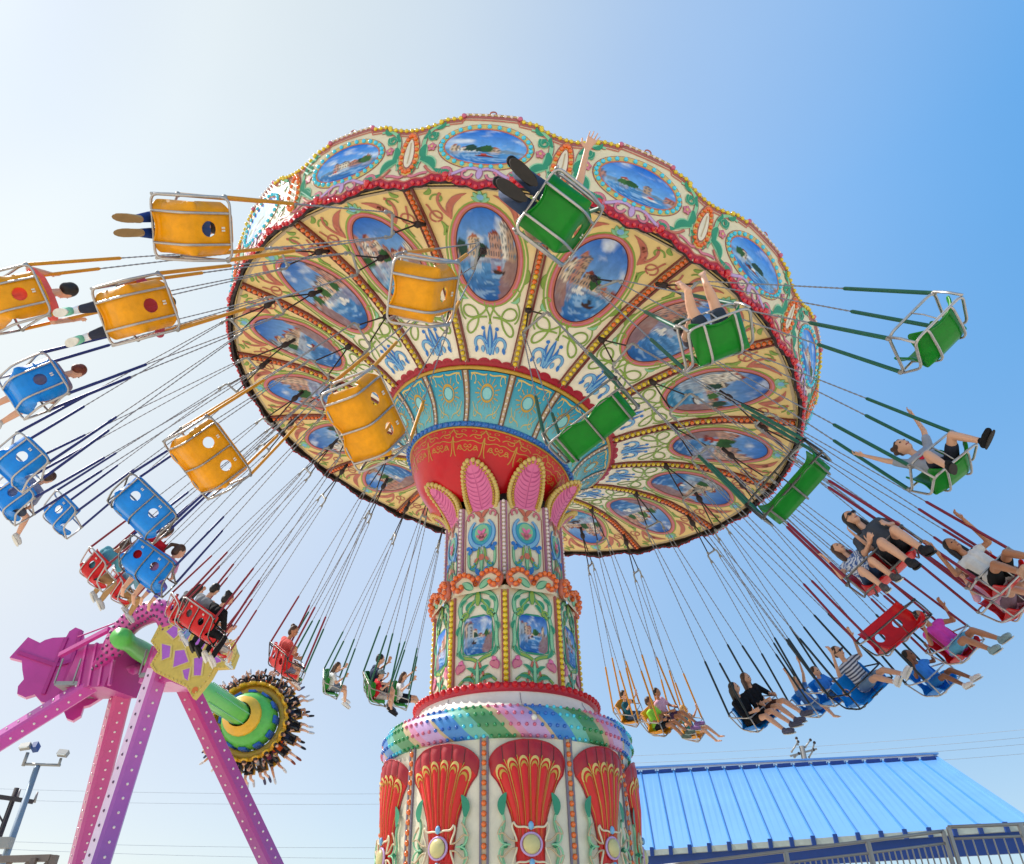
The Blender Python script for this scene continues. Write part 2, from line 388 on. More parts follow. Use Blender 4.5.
# ---- rib between two panels: dark maroon batten with a string of lamps
M['rib_maroon'] = H('rib_maroon', '74302a', rough=.4)
def rib():
    mb = MB(); o = Orn(mb, fu)
    rs = [2.3+i*(5.55-2.3)/24 for i in range(25)]
    def strip(u0, u1, z0, z1, m):
        vs = []; fs = []
        for r in rs:
            for u, z in ((u0, z0), (u1, z0), (u1, z1), (u0, z1)): p = fu(u, r, 0); vs.append(V((p.x, p.y, p.z-z)))
        for i in range(len(rs)-1):
            for j in range(4): a = i*4+j; b = i*4+(j+1) % 4; fs.append((a, b, b+4, a+4))
        fs += [(0, 1, 2, 3), tuple(range(len(vs)-4, len(vs)))]
        mb.add(vs, fs, m)
    strip(.052, .085, .0, .045, 'rib_maroon'); strip(-.09, -.07, .0, .035, 'rib_maroon'); strip(-.07, .05, .0, .012, 'beige')
    r = 2.36
    while r < 5.5:
        m = 'bulb_yellow' if r < 3.7 else ('bulb_orange' if r > 4.1 or int(r*10) % 2 else 'bulb_yellow')
        p = fu(-.01, r, .035); mb.ball(p, .043, m, 7, 4); r += .098
    return mb.mesh('canopy_rib')
me_rib = rib()

# ---- outer rim (crest) panel
def fr(u, t, off): th = u/5.8; r = 5.66+.30*t+off; return V((r*math.cos(th), r*math.sin(th), t))
HW = HALF*5.8
def rim_top(u):
    a = abs(u)
    if a < .40: return 1.13
    if a < .42: return 1.13-(a-.4)/.02*.06
    if a < .72: return 1.07-.03*(a-.42)/.3
    if a < .74: return 1.04-.07*(a-.72)/.02
    t = (a-.74)/(HW-.74); return .98-.08*math.sin(t*PI/2)**1.3
def rim_bot(u):
    a = abs(u); return -.05-.05*math.cos(a/HW*PI*2)-.02*math.cos(a/HW*PI*8)
def rim():
    mb = MB(); us = sorted(set([-HW+2*HW*i/40 for i in range(41)]+[s*x for s in (-1, 1) for x in (.40, .42, .72, .74)])); nt = 8; vs = []; k = len(us)
    for off in (0, -.05):
        for u in us:
            b, t = rim_bot(u), rim_top(u)
            for j in range(nt): vs.append(fr(u, b+(t-b)*j/(nt-1), off))
    fs = []; bk = []
    N = k*nt
    for i in range(k-1):
        for j in range(nt-1):
            a = i*nt+j; fs.append((a, a+nt, a+nt+1, a+1)); bk.append((N+a, N+a+1, N+a+nt+1, N+a+nt))
        a = i*nt+nt-1; fs.append((a, a+nt, N+a+nt, N+a)); a = i*nt; bk.append((a, N+a, N+a+nt, a+nt))
    mb.add(vs, fs, 'cream'); mi = mb.mi('iron_dark'); [mb.face(q, mi) for q in bk]
    o = Orn(mb, fr)
    # crest moulding with lamps
    top = [(u, rim_top(u)-.05) for u in us]
    o.stroke(top, .085, 'pink_brown', 0); o.stroke([(u, t-.07) for u, t in top], .022, 'salmon', 1); o.stroke([(u, t+.02) for u, t in top], .02, 'gold_light', 1)
    u = -HW+.04
    while u < HW:
        a = abs(u); o.bulb(u, rim_top(u)-.035, .034 if a > .42 else .026, 'bulb_yellow' if a > .42 else 'bulb_white'); u += .092
    for s in (-1, 1):
        for dx in (.73, .41): o.bulb(s*dx, rim_top(s*dx)-.03, .04, 'bulb_yellow' if dx > .5 else 'bulb_pink')
    mb.tube([fr(.03*math.cos(a)*1.6, 1.15+.04*math.sin(a), -.02) for a in np.linspace(0, PI, 7)], .012, 'pink_brown', 5)
    # oval frame
    o.ring((0, .56), .70, .375, .03, 'pink_brown', 0); o.ring((0, .56), .655, .335, .085, 'gold_light', 1); o.ring((0, .56), .61, .295, .022, 'salmon', 2)
    for i in range(28):
        a = 2*PI*i/28; o.bulb(.66*math.cos(a), .56+.335*math.sin(a), .036, 'bulb_cyan')
    # acanthus scrolls each side
    for s in (-1, 1):
        S = lambda pts: [(s*x, y) for x, y in pts]
        o.line2(S(bez((.60, .92), (.80, .95), (.98, .80), (.93, .55))+bez((.93, .55), (.9, .38), (1.0, .3), (.97, .2))[1:]), .05, 'green_mint', 'pink_brown', 1, lambda t: .6+.6*math.sin(PI*t), rim=.4)
        for a, b, w, bd in (((.90, .60), (.86, .34), .13, .2), ((.95, .36), (.70, .17), .14, -.2), ((.70, .17), (.42, .16), .10, .12), ((.78, .86), (.66, .98), .08, .2), ((.84, .80), (.76, .66), .10, -.2), ((.95, .7), (.90, .86), .08, .2), ((.96, .3), (1.04, .12), .08, .2)):
            o.leaf((s*a[0], a[1]), (s*b[0], b[1]), w*.8, 'green_teal', s*bd, 2, 'green_mint' if w > .12 else None)
        o.line2(S(spiral((.83, .74), .09, .02, 2.5, 7.5)), .03, 'green_teal', 'green_mint', 3, rim=.5)
        o.line2(S(bez((.80, .12), (.95, .14), (1.02, .02), (1.1, .1))), .035, 'rose', 'pink_brown', 2, rim=.4)
        o.line2(S(bez((.55, .12), (.7, .06), (.8, .16), (.86, .24))), .03, 'salmon', 'pink_brown', 2, rim=.4)
        for i in range(5):
            a = 2*PI*i/5+.3; o.leaf((s*.80, .55), (s*.80+.075*math.cos(a), .55+.075*math.sin(a)), .05, 'rose', 0, 3, 'pink_brown')
        o.spot((s*.80, .55), .02, 'gold_light', 6)
        # mauve shell scrolls on the lower edge
        o.line2(S(spiral((.20, .11), .10, .03, 3.2, 8.0)), .035, 'rose', 'plum', 2, rim=.5); o.line2(S(bez((.02, .17), (.2, .26), (.3, .1), (.45, .08))), .04, 'lavender', 'mauve', 2, rim=.5)
        o.line2(S(spiral((.50, .09), .12, .04, .2, 4.8)), .04, 'rose', 'crimson', 2, rim=.5)
        o.leaf((s*.25, .05), (s*.5, -.02), .07, 'crimson', 0, 2); o.leaf((s*.6, .03), (s*.9, .0), .07, 'crimson', 0, 2)
    o.leaf((0, .02), (0, .2), .08, 'lavender', 0, 3, 'mauve')
    bt = [(u, rim_bot(u)+.05) for u in us]; o.stroke([(u, t-.005) for u, t in bt], .13, 'crimson', 1)
    o.stroke([(u, t+.06) for u, t in bt], .025, 'salmon', 2)
    u = -HW+.05; i = 0
    while u < HW:
        o.bulb(u, rim_bot(u)+.02, .036, 'bulb_red'); u += .098; i += 1
    for s in (-1, 1): o.bulb(s*.5, .06, .055, 'bulb_red'); o.spot((s*.42, .0), .05, 'orange_paint', 3)
    return mb.mesh('rim_panel')
me_rim = rim()
rimpics = []
for i in range(6):
    mb = MB(); picture(mb, fr, .008, oval_in(0, .56, .605, .29), 101+i*7, 'harbour', 22, 56); rimpics.append(mb.mesh('rim_painting'))
# ---- pointed medallion on each joint of the rim
def medallion():
    mb = MB(); o = Orn(mb, fr, .012)
    def tear(sx, sy, n=30):
        out = []
        for i in range(n):
            a = 2*PI*i/n; w = math.sin(a); y = math.cos(a); out.append((sx*w*(1-.25*y), .46+sy*y))
        return out
    o.poly(tear(.17, .40), 'pink_brown', 0); o.poly(tear(.15, .37), 'gold_light', 1); o.poly(tear(.085, .26), 'pink_brown', 2); o.poly(tear(.07, .24), 'cream_light', 3)
    o.stroke([(0, .28), (.01, .46), (0, .64)], .02, 'beige', 4)
    for p in tear(.117, .315, 18): o.bulb(p[0], p[1], .036, 'bulb_orange')
    return mb.mesh('rim_medallion')
me_med = medallion()

# ---- teal bell panel round the hub, with gold sunflower
TB = [(1.60, 1.27), (1.68, 1.08), (1.80, .90), (1.97, .73), (2.20, .57)]
def tb(t):
    x = max(0, min(.9999, t))*4; i = int(x); f = x-i; return (TB[i][0]+(TB[i+1][0]-TB[i][0])*f, TB[i][1]+(TB[i+1][1]-TB[i][1])*f)
def ft(u, t, off):                               # u is an angle fraction -1..1
    r, h = tb(t); th = u*HALF; r += off; return V((r*math.cos(th), r*math.sin(th), -h-off*.6))
def teal():
    mb = MB(); vs = []; nt = 9; cols = []
    c0 = np.array(hexc('7cc4cc')); c1 = np.array(hexc('1c94b8'))
    for i in range(11):
        for j in range(nt): vs.append(ft(-1+2*j/(nt-1), i/10, 0)); cols.append(c0*(1-i/10)+c1*(i/10))
    mb.add(vs, [(i*nt+j, i*nt+j+1, (i+1)*nt+j+1, (i+1)*nt+j) for i in range(10) for j in range(nt-1)], 'paint_panel', True); mb.cols = cols
    o = Orn(mb, ft)
    cx, cy = 0, .62
    el = lambda r, a: (cx+r*1.0*math.cos(a), cy+r*.52*math.sin(a))
    o.stroke([el(.3, 2*PI*i/20) for i in range(20)], .05, 'gold', 1, None, True)
    o.poly([el(.22, 2*PI*i/14) for i in range(14)], 'teal_light', 1)
    for i in range(18):
        a = 2*PI*i/18; o.stroke([el(.38, a), el(.60 if i % 2 else .52, a)], .022, 'gold', 1)
    for s in (-1, 1):
        o.stroke([(s*x, y) for x, y in spiral((.62, .84), .14, .04, 0, 5)], .026, 'gold_light', 1); o.stroke([(s*x, y) for x, y in spiral((.55, .25), .16, .05, 2, 7)], .026, 'gold_light', 1)
        o.stroke([(s*x, y) for x, y in bez((.1, .1), (.2, .3), (.5, .1), (.7, .45))], .026, 'gold_light', 1); o.stroke([(s*x, y) for x, y in bez((.05, .95), (.3, .9), (.4, .98), (.75, .95))], .026, 'gold_light', 1)
    # batten on one joint with pearl lamps
    for q, (u, w, m) in enumerate(((1.0, .16, 'beige'), (.88, .07, 'brown'), (1.12, .07, 'brown'))): o.stroke([(u, i/10) for i in range(11)], w, m, 2+q)
    for i in range(9): o.bulb(1.0, .06+i*.11, .026, 'bulb_white')
    return mb.mesh('hub_panel')
me_teal = teal()

for k in range(16):
    p = obj('underside_panel', me_under, ride, can_rot(k)); obj('oval_painting', pics[(k*5+2) % 8], p)
    obj('canopy_rib', me_rib, ride, can_rot(k, .5))
    p = obj('rim_panel', me_rim, ride, can_rot(k)); obj('rim_painting', rimpics[(k*5) % 6], p)
    obj('rim_medallion', me_med, ride, can_rot(k, .5))
    obj('hub_panel', me_teal, ride, can_rot(k))
mb = MB(); mb.lathe([(5.85, .9), (5.0, 1.1), (2.5, 1.5), (.05, 1.7)], 48, 'canvas_grey'); mb.build('canopy_roof', ride, CL)
mb = MB(); mb.lathe([(5.56, -.01), (5.56, .07), (5.64, .05)], 64, 'iron_dark')
for k in range(32):
    a = PH0+(k+.5)*STEP/2; mb.beam((5.2*math.cos(a), 5.2*math.sin(a), .12), (5.66*math.cos(a), 5.66*math.sin(a), .10), .06, .06, 'iron_dark')
mb.build('canopy_edge_frame', ride, CL)
mb = MB(); mb.lathe([(2.20, -.55), (2.24, -.53), (2.24, -.49), (2.18, -.47)], 64, 'gold'); mb.build('hub_rim_trim', ride, CL)
# blue bead ring
mb = MB(); mb.tube([(1.585*math.cos(a), 1.585*math.sin(a), -1.285) for a in np.linspace(0, 2*PI, 65)[:-1]], .05, 'blue', 8, True)
for i in range(80):
    a = 2*PI*i/80; mb.ball((1.625*math.cos(a), 1.625*math.sin(a), -1.31), .042, 'bulb_blue', 7, 4)
mb.tube([(1.56*math.cos(a), 1.56*math.sin(a), -1.345) for a in np.linspace(0, 2*PI, 65)[:-1]], .02, 'gold', 6, True)
mb.build('bead_ring', ride, CL)
# red lacquered bowl with gold lacework
BW = [(1.56, 1.34), (1.53, 1.46), (1.46, 1.62), (1.34, 1.82), (1.18, 2.02), (.98, 2.2), (.7, 2.36)]
def fb(u, t, off):
    x = max(0, min(.9999, t))*6; i = int(x); f = x-i; r = BW[i][0]+(BW[i+1][0]-BW[i][0])*f+off; h = BW[i][1]+(BW[i+1][1]-BW[i][1])*f
    return V((r*math.cos(u), r*math.sin(u), -h-off*.4))
mb = MB(); mb.lathe([(r, -h) for r, h in BW], 64, 'red'); o = Orn(mb, fb)
for k in range(16):
    u0 = k*STEP
    for s in (-1, 1):
        S = lambda pts: [(u0+s*x, y) for x, y in pts]
        o.stroke(S(bez((0, .05), (.05, .3), (.1, .1), (.18, .22))), .012, 'gold', 0); o.stroke(S(spiral((.07, .2), .05, .015, 0, 6)), .010, 'gold', 0)
        o.stroke(S(spiral((.14, .1), .04, .01, 2, 8)), .009, 'gold', 0); o.stroke(S(bez((.01, .3), (.06, .36), (.12, .24), (.196, .3))), .012, 'gold', 0)
        o.stroke(S(spiral((.10, .38), .035, .01, 1, 7)), .009, 'gold', 0); o.stroke(S(spiral((.04, .12), .03, .008, 3, 9)), .008, 'gold', 0); o.stroke(S(spiral((.17, .36), .03, .01, 0, 6)), .008, 'gold', 0); o.stroke(S(bez((.06, .42), (.1, .3), (.15, .5), (.19, .4))), .009, 'gold', 0)
        o.stroke(S(bez((.0, .22), (.02, .34), (.0, .44), (.04, .5))), .012, 'gold', 0)
mb.build('red_bowl', ride, CL)

# ---- tower
def octo(Rr, z0, z1, m, mb=None, a0=-PI/2):
    mb = mb or MB(); vs = [(Rr*math.cos(a0+i*PI/4), Rr*math.sin(a0+i*PI/4), z) for z in (z0, z1) for i in range(8)]
    mb.add(vs, [(i, (i+1) % 8, 8+(i+1) % 8, 8+i) for i in range(8)]+[tuple(range(8, 16))], m); return mb
mb = MB(); mb.lathe([(.85, 8.1), (.85, 9.0), (.55, 9.1), (.55, 9.9)], 24, 'black_iron'); mb.build('tower_core', ride)
octo(1.035, 6.75, 8.2, 'cream').build('upper_tower', ride)
octo(1.18, 4.95, 6.58, 'cream').build('middle_tower', ride)
def facet(Rr): ap = Rr*math.cos(PI/8); return lambda u, z, off: V((ap+off, u, z))
def fac_rot(k, half=.5): return Mx.Rotation(-PI/2+(k+half)*PI/4, 4, 'Z')
# upper panel
def up_panel():
    f = facet(1.035); mb = MB(); o = Orn(mb, f, .006)
    w = .30; fr_ = [(-w, 6.9), (-w, 7.95), (-w+.08, 8.08), (-.12, 8.12), (.12, 8.12), (w-.08, 8.08), (w, 7.95), (w, 6.9)]
    o.poly(fr_, 'cream_light', 0); o.stroke(fr_, .018, 'pink_brown', 1)
    o.poly([(-.17*math.sin(t)*1.25, 7.62+.22*math.cos(t)) if True else 0 for t in np.linspace(0, 2*PI, 22)[:-1]], 'teal', 2); o.poly([(.13*math.sin(t), 7.66+.16*math.cos(t)) for t in np.linspace(0, 2*PI, 18)[:-1]], 'green_mint', 3)
    for s in (-1, 1):
        S = lambda p: [(s*x, y) for x, y in p]
        o.line2(S(bez((.02, 7.38), (.26, 7.45), (.27, 7.75), (.12, 7.88))), .06, 'blue_light', 'blue', 4, lambda t: 1.2-.7*t)
        o.line2(S(spiral((.19, 8.0), .08, .02, -1, 4)), .03, 'rose', 'pink_brown', 4); o.leaf((s*.02, 7.95), (s*.14, 8.08), .06, 'salmon', s*.2, 4, 'pink_brown')
        o.line2(S(bez((.03, 7.0), (.30, 6.95), (.22, 7.2), (.24, 7.34))), .032, 'green_mint', 'green_teal', 3); o.leaf((s*.23, 7.28), (s*.17, 7.4), .07, 'blue', 0, 5)
        o.line2(S(bez((.04, 7.4), (.1, 7.2), (.02, 7.1), (.2, 7.04))), .028, 'green_leaf', 'green_teal', 4); o.spot((s*.24, 7.4), .04, 'blue', 5); o.leaf((s*.1, 7.34), (s*.2, 7.4), .05, 'blue', 0, 5)
        o.line2(S(spiral((.17, 7.06), .07, .02, 2, 7)), .026, 'teal', 'blue', 4)
        o.leaf((s*.04, 6.88), (s*.1, 7.02), .08, 'blue', 0, 6); o.leaf((s*.07, 7.2), (s*.13, 7.12), .05, 'salmon', 0, 5)
        o.leaf((s*.0, 7.55), (s*.1, 7.62), .06, 'rose', 0, 6); o.leaf((0, 7.62), (s*.07, 7.72), .06, 'pink', 0, 6)
    o.disc((0, 7.57), .05, .07, 'rose', 7, 12); o.disc((0, 7.2), .05, .06, 'salmon', 7, 12); o.leaf((0, 6.95), (0, 7.36), .05, 'green_mint', 0, 5, 'green_teal'); o.spot((0, 7.9), .05, 'salmon', 6)
    return mb.mesh('upper_tower_panel')
me_up = up_panel()
def strip_bulbs(Rr, z0, z1, w, bm, back, edge, br, gap, name):
    mb = MB(); f = lambda u, z, off: V((Rr*.998+off, u, z)); o = Orn(mb, f, .0)
    mb.box((Rr-.01, 0, (z0+z1)/2), (.03, w, z1-z0), back)
    for s in (-1, 1): mb.box((Rr-.01, s*(w/2+.014), (z0+z1)/2), (.05, .028, z1-z0), edge)
    z = z0+gap/2
    while z < z1: mb.ball((Rr+.015, 0, z), br, bm, 8, 5); z += gap
    return mb.mesh(name)
me_us = strip_bulbs(1.035, 6.8, 8.2, .07, 'bulb_white', 'beige', 'mauve', .032, .075, 'upper_tower_strip')
me_ms = strip_bulbs(1.18, 4.97, 6.5, .07, 'bulb_yellow', 'gold', 'pink_brown', .042, .088, 'middle_tower_strip')
# pink petal with gold beaded edge
def petal():
    mb = MB(); W = .295
    def prof(v): return W*max(0, 1-max(0, (v-.40)/.60)**2.4)**.5*(1-.20*max(0, (.40-v)/.40)**1.5)
    def S(y, v, off): q = y/W; return V((.97+.03*math.sin(v*PI*.5)+.50*max(0, v)**1.6-.12*q*q*min(1, v+.3)+off, y, 8.10+.72*v))
    f = lambda u, v, off: S(u*prof(v), v, off)
    nu, nv = 12, 22; vv = [1-(1-j/nv)**1.6 for j in range(nv+1)]
    vs = [f(-1+2*i/nu, v, 0) for v in vv for i in range(nu+1)]; F = [(j*(nu+1)+i, j*(nu+1)+i+1, (j+1)*(nu+1)+i+1, (j+1)*(nu+1)+i) for j in range(nv) for i in range(nu)]
    mb.add(vs, F, 'pink', True); mb.add([f((-1+2*i/nu)*1.1, v, -.05) for v in vv for i in range(nu+1)], [t[::-1] for t in F], 'gold', True)
    o = Orn(mb, f, .005)
    for i in range(9):
        v = .05+.088*i
        for s in (-1, 1): o.leaf((s*.05, v), (s*.72, min(.88, v+.17)), .022 if i < 6 else .035, 'pink_dark', -s*.06, 0)
    o.stroke([(0, .02), (0, .5), (0, .88)], .06, 'pink_dark', 3, lambda t: 1.2-t)
    ol = [(prof(v), v) for v in np.linspace(0, 1, 200)]; ol = ol+[(-y, v) for y, v in ol[::-1]]
    acc = 0; last = ol[0]; n = 0
    for y, v in ol:
        acc += math.hypot(y-last[0], (v-last[1])*1.05); last = (y, v)
        if acc > .068: acc = 0; k = .86; mb.ball(S(y*1.02, v, 0), .046, 'gold_light', 7, 4); mb.ball(S(y*.84, .42+(v-.42)*.88, .01), .026, 'gold', 6, 4)
    return mb.mesh('petal')
me_pet = petal()
# middle panel with green frame and picture
def mid_panel():
    f = facet(1.18); mb = MB(); o = Orn(mb, f, .006)
    o.poly([(-.36, 5.0), (-.36, 6.42), (0, 6.5), (.36, 6.42), (.36, 5.0)], 'cream_light', 0)
    for s in (-1, 1):
        S = lambda p: [(s*x, y) for x, y in p]
        o.line2(S(bez((.03, 6.55), (.30, 6.5), (.36, 6.3), (.27, 6.12))), .05, 'green_mint', 'green_teal', 2); o.line2(S(bez((.0, 6.42), (.2, 6.35), (.12, 6.15), (.28, 6.1))), .04, 'green_leaf', 'green_teal', 2)
        o.line2(S(bez((.27, 6.14), (.36, 5.95), (.27, 5.8), (.33, 5.55))), .045, 'green_mint', 'green_teal', 2); o.line2(S(bez((.33, 5.6), (.28, 5.45), (.12, 5.52), (.02, 5.42))), .04, 'green_leaf', 'green_teal', 2)
        for a, b in (((.1, 6.38), (.2, 6.24)), ((.2, 6.42), (.3, 6.32)), ((.3, 6.0), (.34, 5.86)), ((.05, 6.3), (.14, 6.18)), ((.3, 5.62), (.22, 5.48)), ((.02, 5.2), (.18, 5.34)), ((.05, 5.12), (.26, 5.16)), ((.08, 5.04), (.3, 5.02))): o.leaf((s*a[0], a[1]), (s*b[0], b[1]), .05, 'green_teal', s*.15, 4, 'green_mint')
        o.line2(S(bez((.02, 5.05), (.1, 5.3), (.2, 5.2), (.3, 5.1))), .03, 'green_leaf', 'green_teal', 3); o.line2(S(bez((.02, 5.4), (.1, 5.2), (.16, 5.1), (.08, 5.0))), .028, 'salmon', 'pink_brown', 3)
        o.leaf((s*.2, 5.36), (s*.33, 5.26), .10, 'rose', s*.25, 5, 'pink_dark'); o.leaf((s*.24, 5.4), (s*.31, 5.44), .07, 'pink', 0, 5, 'pink_dark')
        o.line2(S(spiral((.2, 6.16), .06, .02, 0, 5)), .026, 'green_leaf', 'green_teal', 4)
    o.leaf((0, 5.0), (0, 5.42), .05, 'green_mint', 0, 5, 'green_teal'); o.leaf((0, 6.3), (0, 6.56), .08, 'green_leaf', 0, 5, 'green_teal')
    o.stroke([(-.24, 5.56), (-.26, 5.8), (-.22, 6.08), (-.1, 6.13), (.1, 6.13), (.22, 6.08), (.26, 5.8), (.24, 5.56), (.1, 5.52), (-.1, 5.52)], .03, 'green_teal', 3, None, True)
    return mb.mesh('middle_tower_panel')
me_mid = mid_panel()
midpics = []
for i in range(4):
    mb = MB(); picture(mb, facet(1.18), .022, lambda a, t: (.235*t*max(-1, min(1, 1.25*math.cos(a))), 5.825+.29*t*max(-1, min(1, 1.25*math.sin(a)))), 211+i*5, 'canal', 16, 48); midpics.append(mb.mesh('tower_painting'))
# orange scroll cresting over each middle panel
def scroll():
    mb = MB(); Rr = 1.21; ap = Rr*math.cos(PI/8)
    f = lambda u, z, off: V((ap+off+.05, u, z)); o = Orn(mb, f, .01)
    for s in (-1, 1):
        pts = [(s*x, y) for x, y in [(.0, 6.62)]+bez((.02, 6.66), (.10, 6.86), (.34, 6.88), (.40, 6.72))+bez((.40, 6.72), (.42, 6.58), (.28, 6.52), (.25, 6.62))[1:]]
        mb.tube([f(x, y, -.02) for x, y in pts], .055, 'salmon', 7); mb.tube([f(x, y-.005, .015) for x, y in pts], .03, 'pink_brown', 6)
        L = 0; last = None
        for x, y in [p for i, p in enumerate(pts)]:
            if last is None or math.hypot(x-last[0], y-last[1]) > .075: mb.ball(f(x, y, .045), .044, 'bulb_orange', 7, 4); last = (x, y)
        o.leaf((s*.06, 6.56), (s*.24, 6.7), .09, 'green_mint', 0, 1, 'green_teal')
    o.poly([(-.38, 6.5), (-.38, 6.7), (-.2, 6.82), (0, 6.68), (.2, 6.82), (.38, 6.7), (.38, 6.5)], 'cream', 0)
    return mb.mesh('scroll_crest')
me_scr = scroll()
for k in range(8):
    obj('upper_tower_panel', me_up, ride, fac_rot(k)); obj('upper_tower_strip', me_us, ride, fac_rot(k, 0))
    p = obj('middle_tower_panel', me_mid, ride, fac_rot(k)); obj('tower_painting', midpics[k % 4], p)
    obj('middle_tower_strip', me_ms, ride, fac_rot(k, 0)); obj('scroll_crest', me_scr, ride, fac_rot(k)); obj('petal', me_pet, ride, fac_rot(k))
# crimson ring and white skirt
mb = MB(); mb.lathe([(1.2, 4.98), (1.34, 5.0), (1.42, 4.98), (1.435, 4.93), (1.42, 4.88), (1.36, 4.86)], 64, 'crimson')
for i in range(72):
    a = 2*PI*i/72; mb.ball((1.425*math.cos(a), 1.425*math.sin(a), 4.945), .05, 'red', 7, 4)
mb.build('crimson_ring', ride)
mb = MB(); mb.lathe([(1.37, 4.88), (1.38, 4.84), (1.40, 4.78), (1.46, 4.70), (1.56, 4.62), (1.68, 4.56), (1.76, 4.52)], 72, 'white')
for k in range(8):
    a = R(-102+45*k+20); mb.tube([((r+.002)*math.cos(a), (r+.002)*math.sin(a), z) for r, z in ((1.385, 4.84), (1.405, 4.78), (1.465, 4.70), (1.565, 4.62), (1.685, 4.56))], .004, 'grey_strip', 4)
mb.build('tower_skirt', ride)
# twisted garland
for n_, h_ in (('green_twist', '4f8f5c'), ('pink_twist', 'd48cae'), ('blue_twist', '3f86cc'), ('mint_twist', '6cb8a8')): M[n_] = H(n_, h_, coat=.3, rough=.35, scale=4)
mb = MB(); NA = 192; NB = 14; vs = []
def fg(th, ph, off): r = 1.70+(.185+off)*math.cos(ph); return V((r*math.cos(th), r*math.sin(th), 4.34+(.24+off)*math.sin(ph)))
for i in range(NA):
    for j in range(NB): vs.append(fg(2*PI*(i/NA-(j/(NB-1))*1.15/16), -PI*.6+PI*1.2*j/(NB-1), .0))
gm = ['green_teal', 'gold_light', 'lavender', 'blue']
mis = [mb.mi(x) for x in ('green_twist', 'beige', 'pink_twist', 'lavender', 'blue_twist', 'mint_twist')]
mb.v.extend([tuple(p) for p in vs])
for i in range(NA):
    for j in range(NB-1):
        s = (i/NA*16) % 2.0
        pick = mis[0] if s < .40 else mis[1] if s < .55 else mis[2] if s < .75 else mis[3] if s < 1.1 else mis[1] if s < 1.2 else mis[4] if s < 1.6 else mis[5]
        i2 = (i+1) % NA; mb.face((i*NB+j, i2*NB+j, i2*NB+j+1, i*NB+j+1), pick, True)
for i in range(16*7):
    for j in range(4):
        th = 2*PI*(i+.5*(j % 2))/112; ph = -.85+j*.62; s = (th/(2*PI)*16+((ph+PI*.6)/(PI*1.2))*1.15) % 2.0
        mb.ball(fg(th, ph, .005), .026, 'bulb_green' if s < .5 else 'bulb_pink' if s < 1.1 else 'bulb_blue' if s < 1.6 else 'bulb_cyan', 6, 4)
mb.ball(fg(R(-79), .1, .02), .04, 'white', 8, 5)
mb.build('twisted_garland', ride)
# base drum
mb = MB(); mb.lathe([(1.79, 0), (1.79, 4.22)], 96, 'cream_light'); mb.build('base_drum', ride)
def fd(u, z, off): th = u/1.79; r = 1.79+off; return V((r*math.cos(th), r*math.sin(th), z))
def hwz(t):
    K = [(0, .17), (.30, .17), (.45, .185), (.58, .225), (.70, .29), (.82, .37), (.90, .475), (1, .50)]
    for (a, x), (b, y) in zip(K, K[1:]):
        if t <= b: return x+(y-x)*(t-a)/(b-a)
    return .50
def fs_(s, t, off):
    zt = 3.80+.29*math.sqrt(max(0, 1-s*s*.96)); z = 2.3+(zt-2.3)*t; x = s*hwz(t)
    lob = abs(math.sin((s+1)/2*6*PI)); g = max(0, min(1, (t-.25)/.4)); e = (1-s**4)
    return fd(x, z, .012+e*(.03+.05*g)+lob*(.010+.024*g)*(1-.3*abs(s))*(1 if t < .97 else .4)+off)
def shell():
    mb = MB(); nu, nv = 72, 44; vs = [fs_(-1+2*i/nu, j/nv, 0) for j in range(nv+1) for i in range(nu+1)]
    mb.v.extend([tuple(p) for p in vs]); a, b = mb.mi('red_shell'), mb.mi('red_dark')
    for j in range(nv):
        for i in range(nu): q = j*(nu+1)+i; mb.face((q, q+1, q+nu+2, q+nu+1), b if j/nv > .885 else a, True)
    o = Orn(mb, fs_, .004)
    for i in range(1, 6): s = -1+i/3; o.stroke([(s, t) for t in np.linspace(.88, 1, 6)], .022, 'maroon', 0); o.stroke([(s+.02, t) for t in np.linspace(.3, .9, 14)], .02, 'gold', 1)
    for i in range(6):
        s = -1+(i+.5)/3; arc = lambda w, h, t0: [(s+w*math.cos(a), t0+h*math.sin(a)) for a in np.linspace(0, PI, 9)]
        o.stroke(arc(.13, .05, .83), .02, 'gold_light', 2); o.stroke(arc(.09, .03, .815), .018, 'gold', 2)
        for q in (-1, 1): o.stroke([(s+q*.13, .83), (s+q*.12, .6), (s+q*.10, .3)], .018, 'gold', 1, lambda t: 1-.7*t)
    mb.tube([fs_(s, t, .0) for s, t in [(-1, t) for t in np.linspace(.0, 1, 20)]+[(s, 1) for s in np.linspace(-.95, .95, 24)]+[(1, t) for t in np.linspace(1, 0, 20)]], .009, 'red_dark', 5)
    return mb.mesh('red_shell')
me_shell = shell()
M['flower_cream'] = H('flower_cream', 'cfc486', rough=.35, coat=.2)
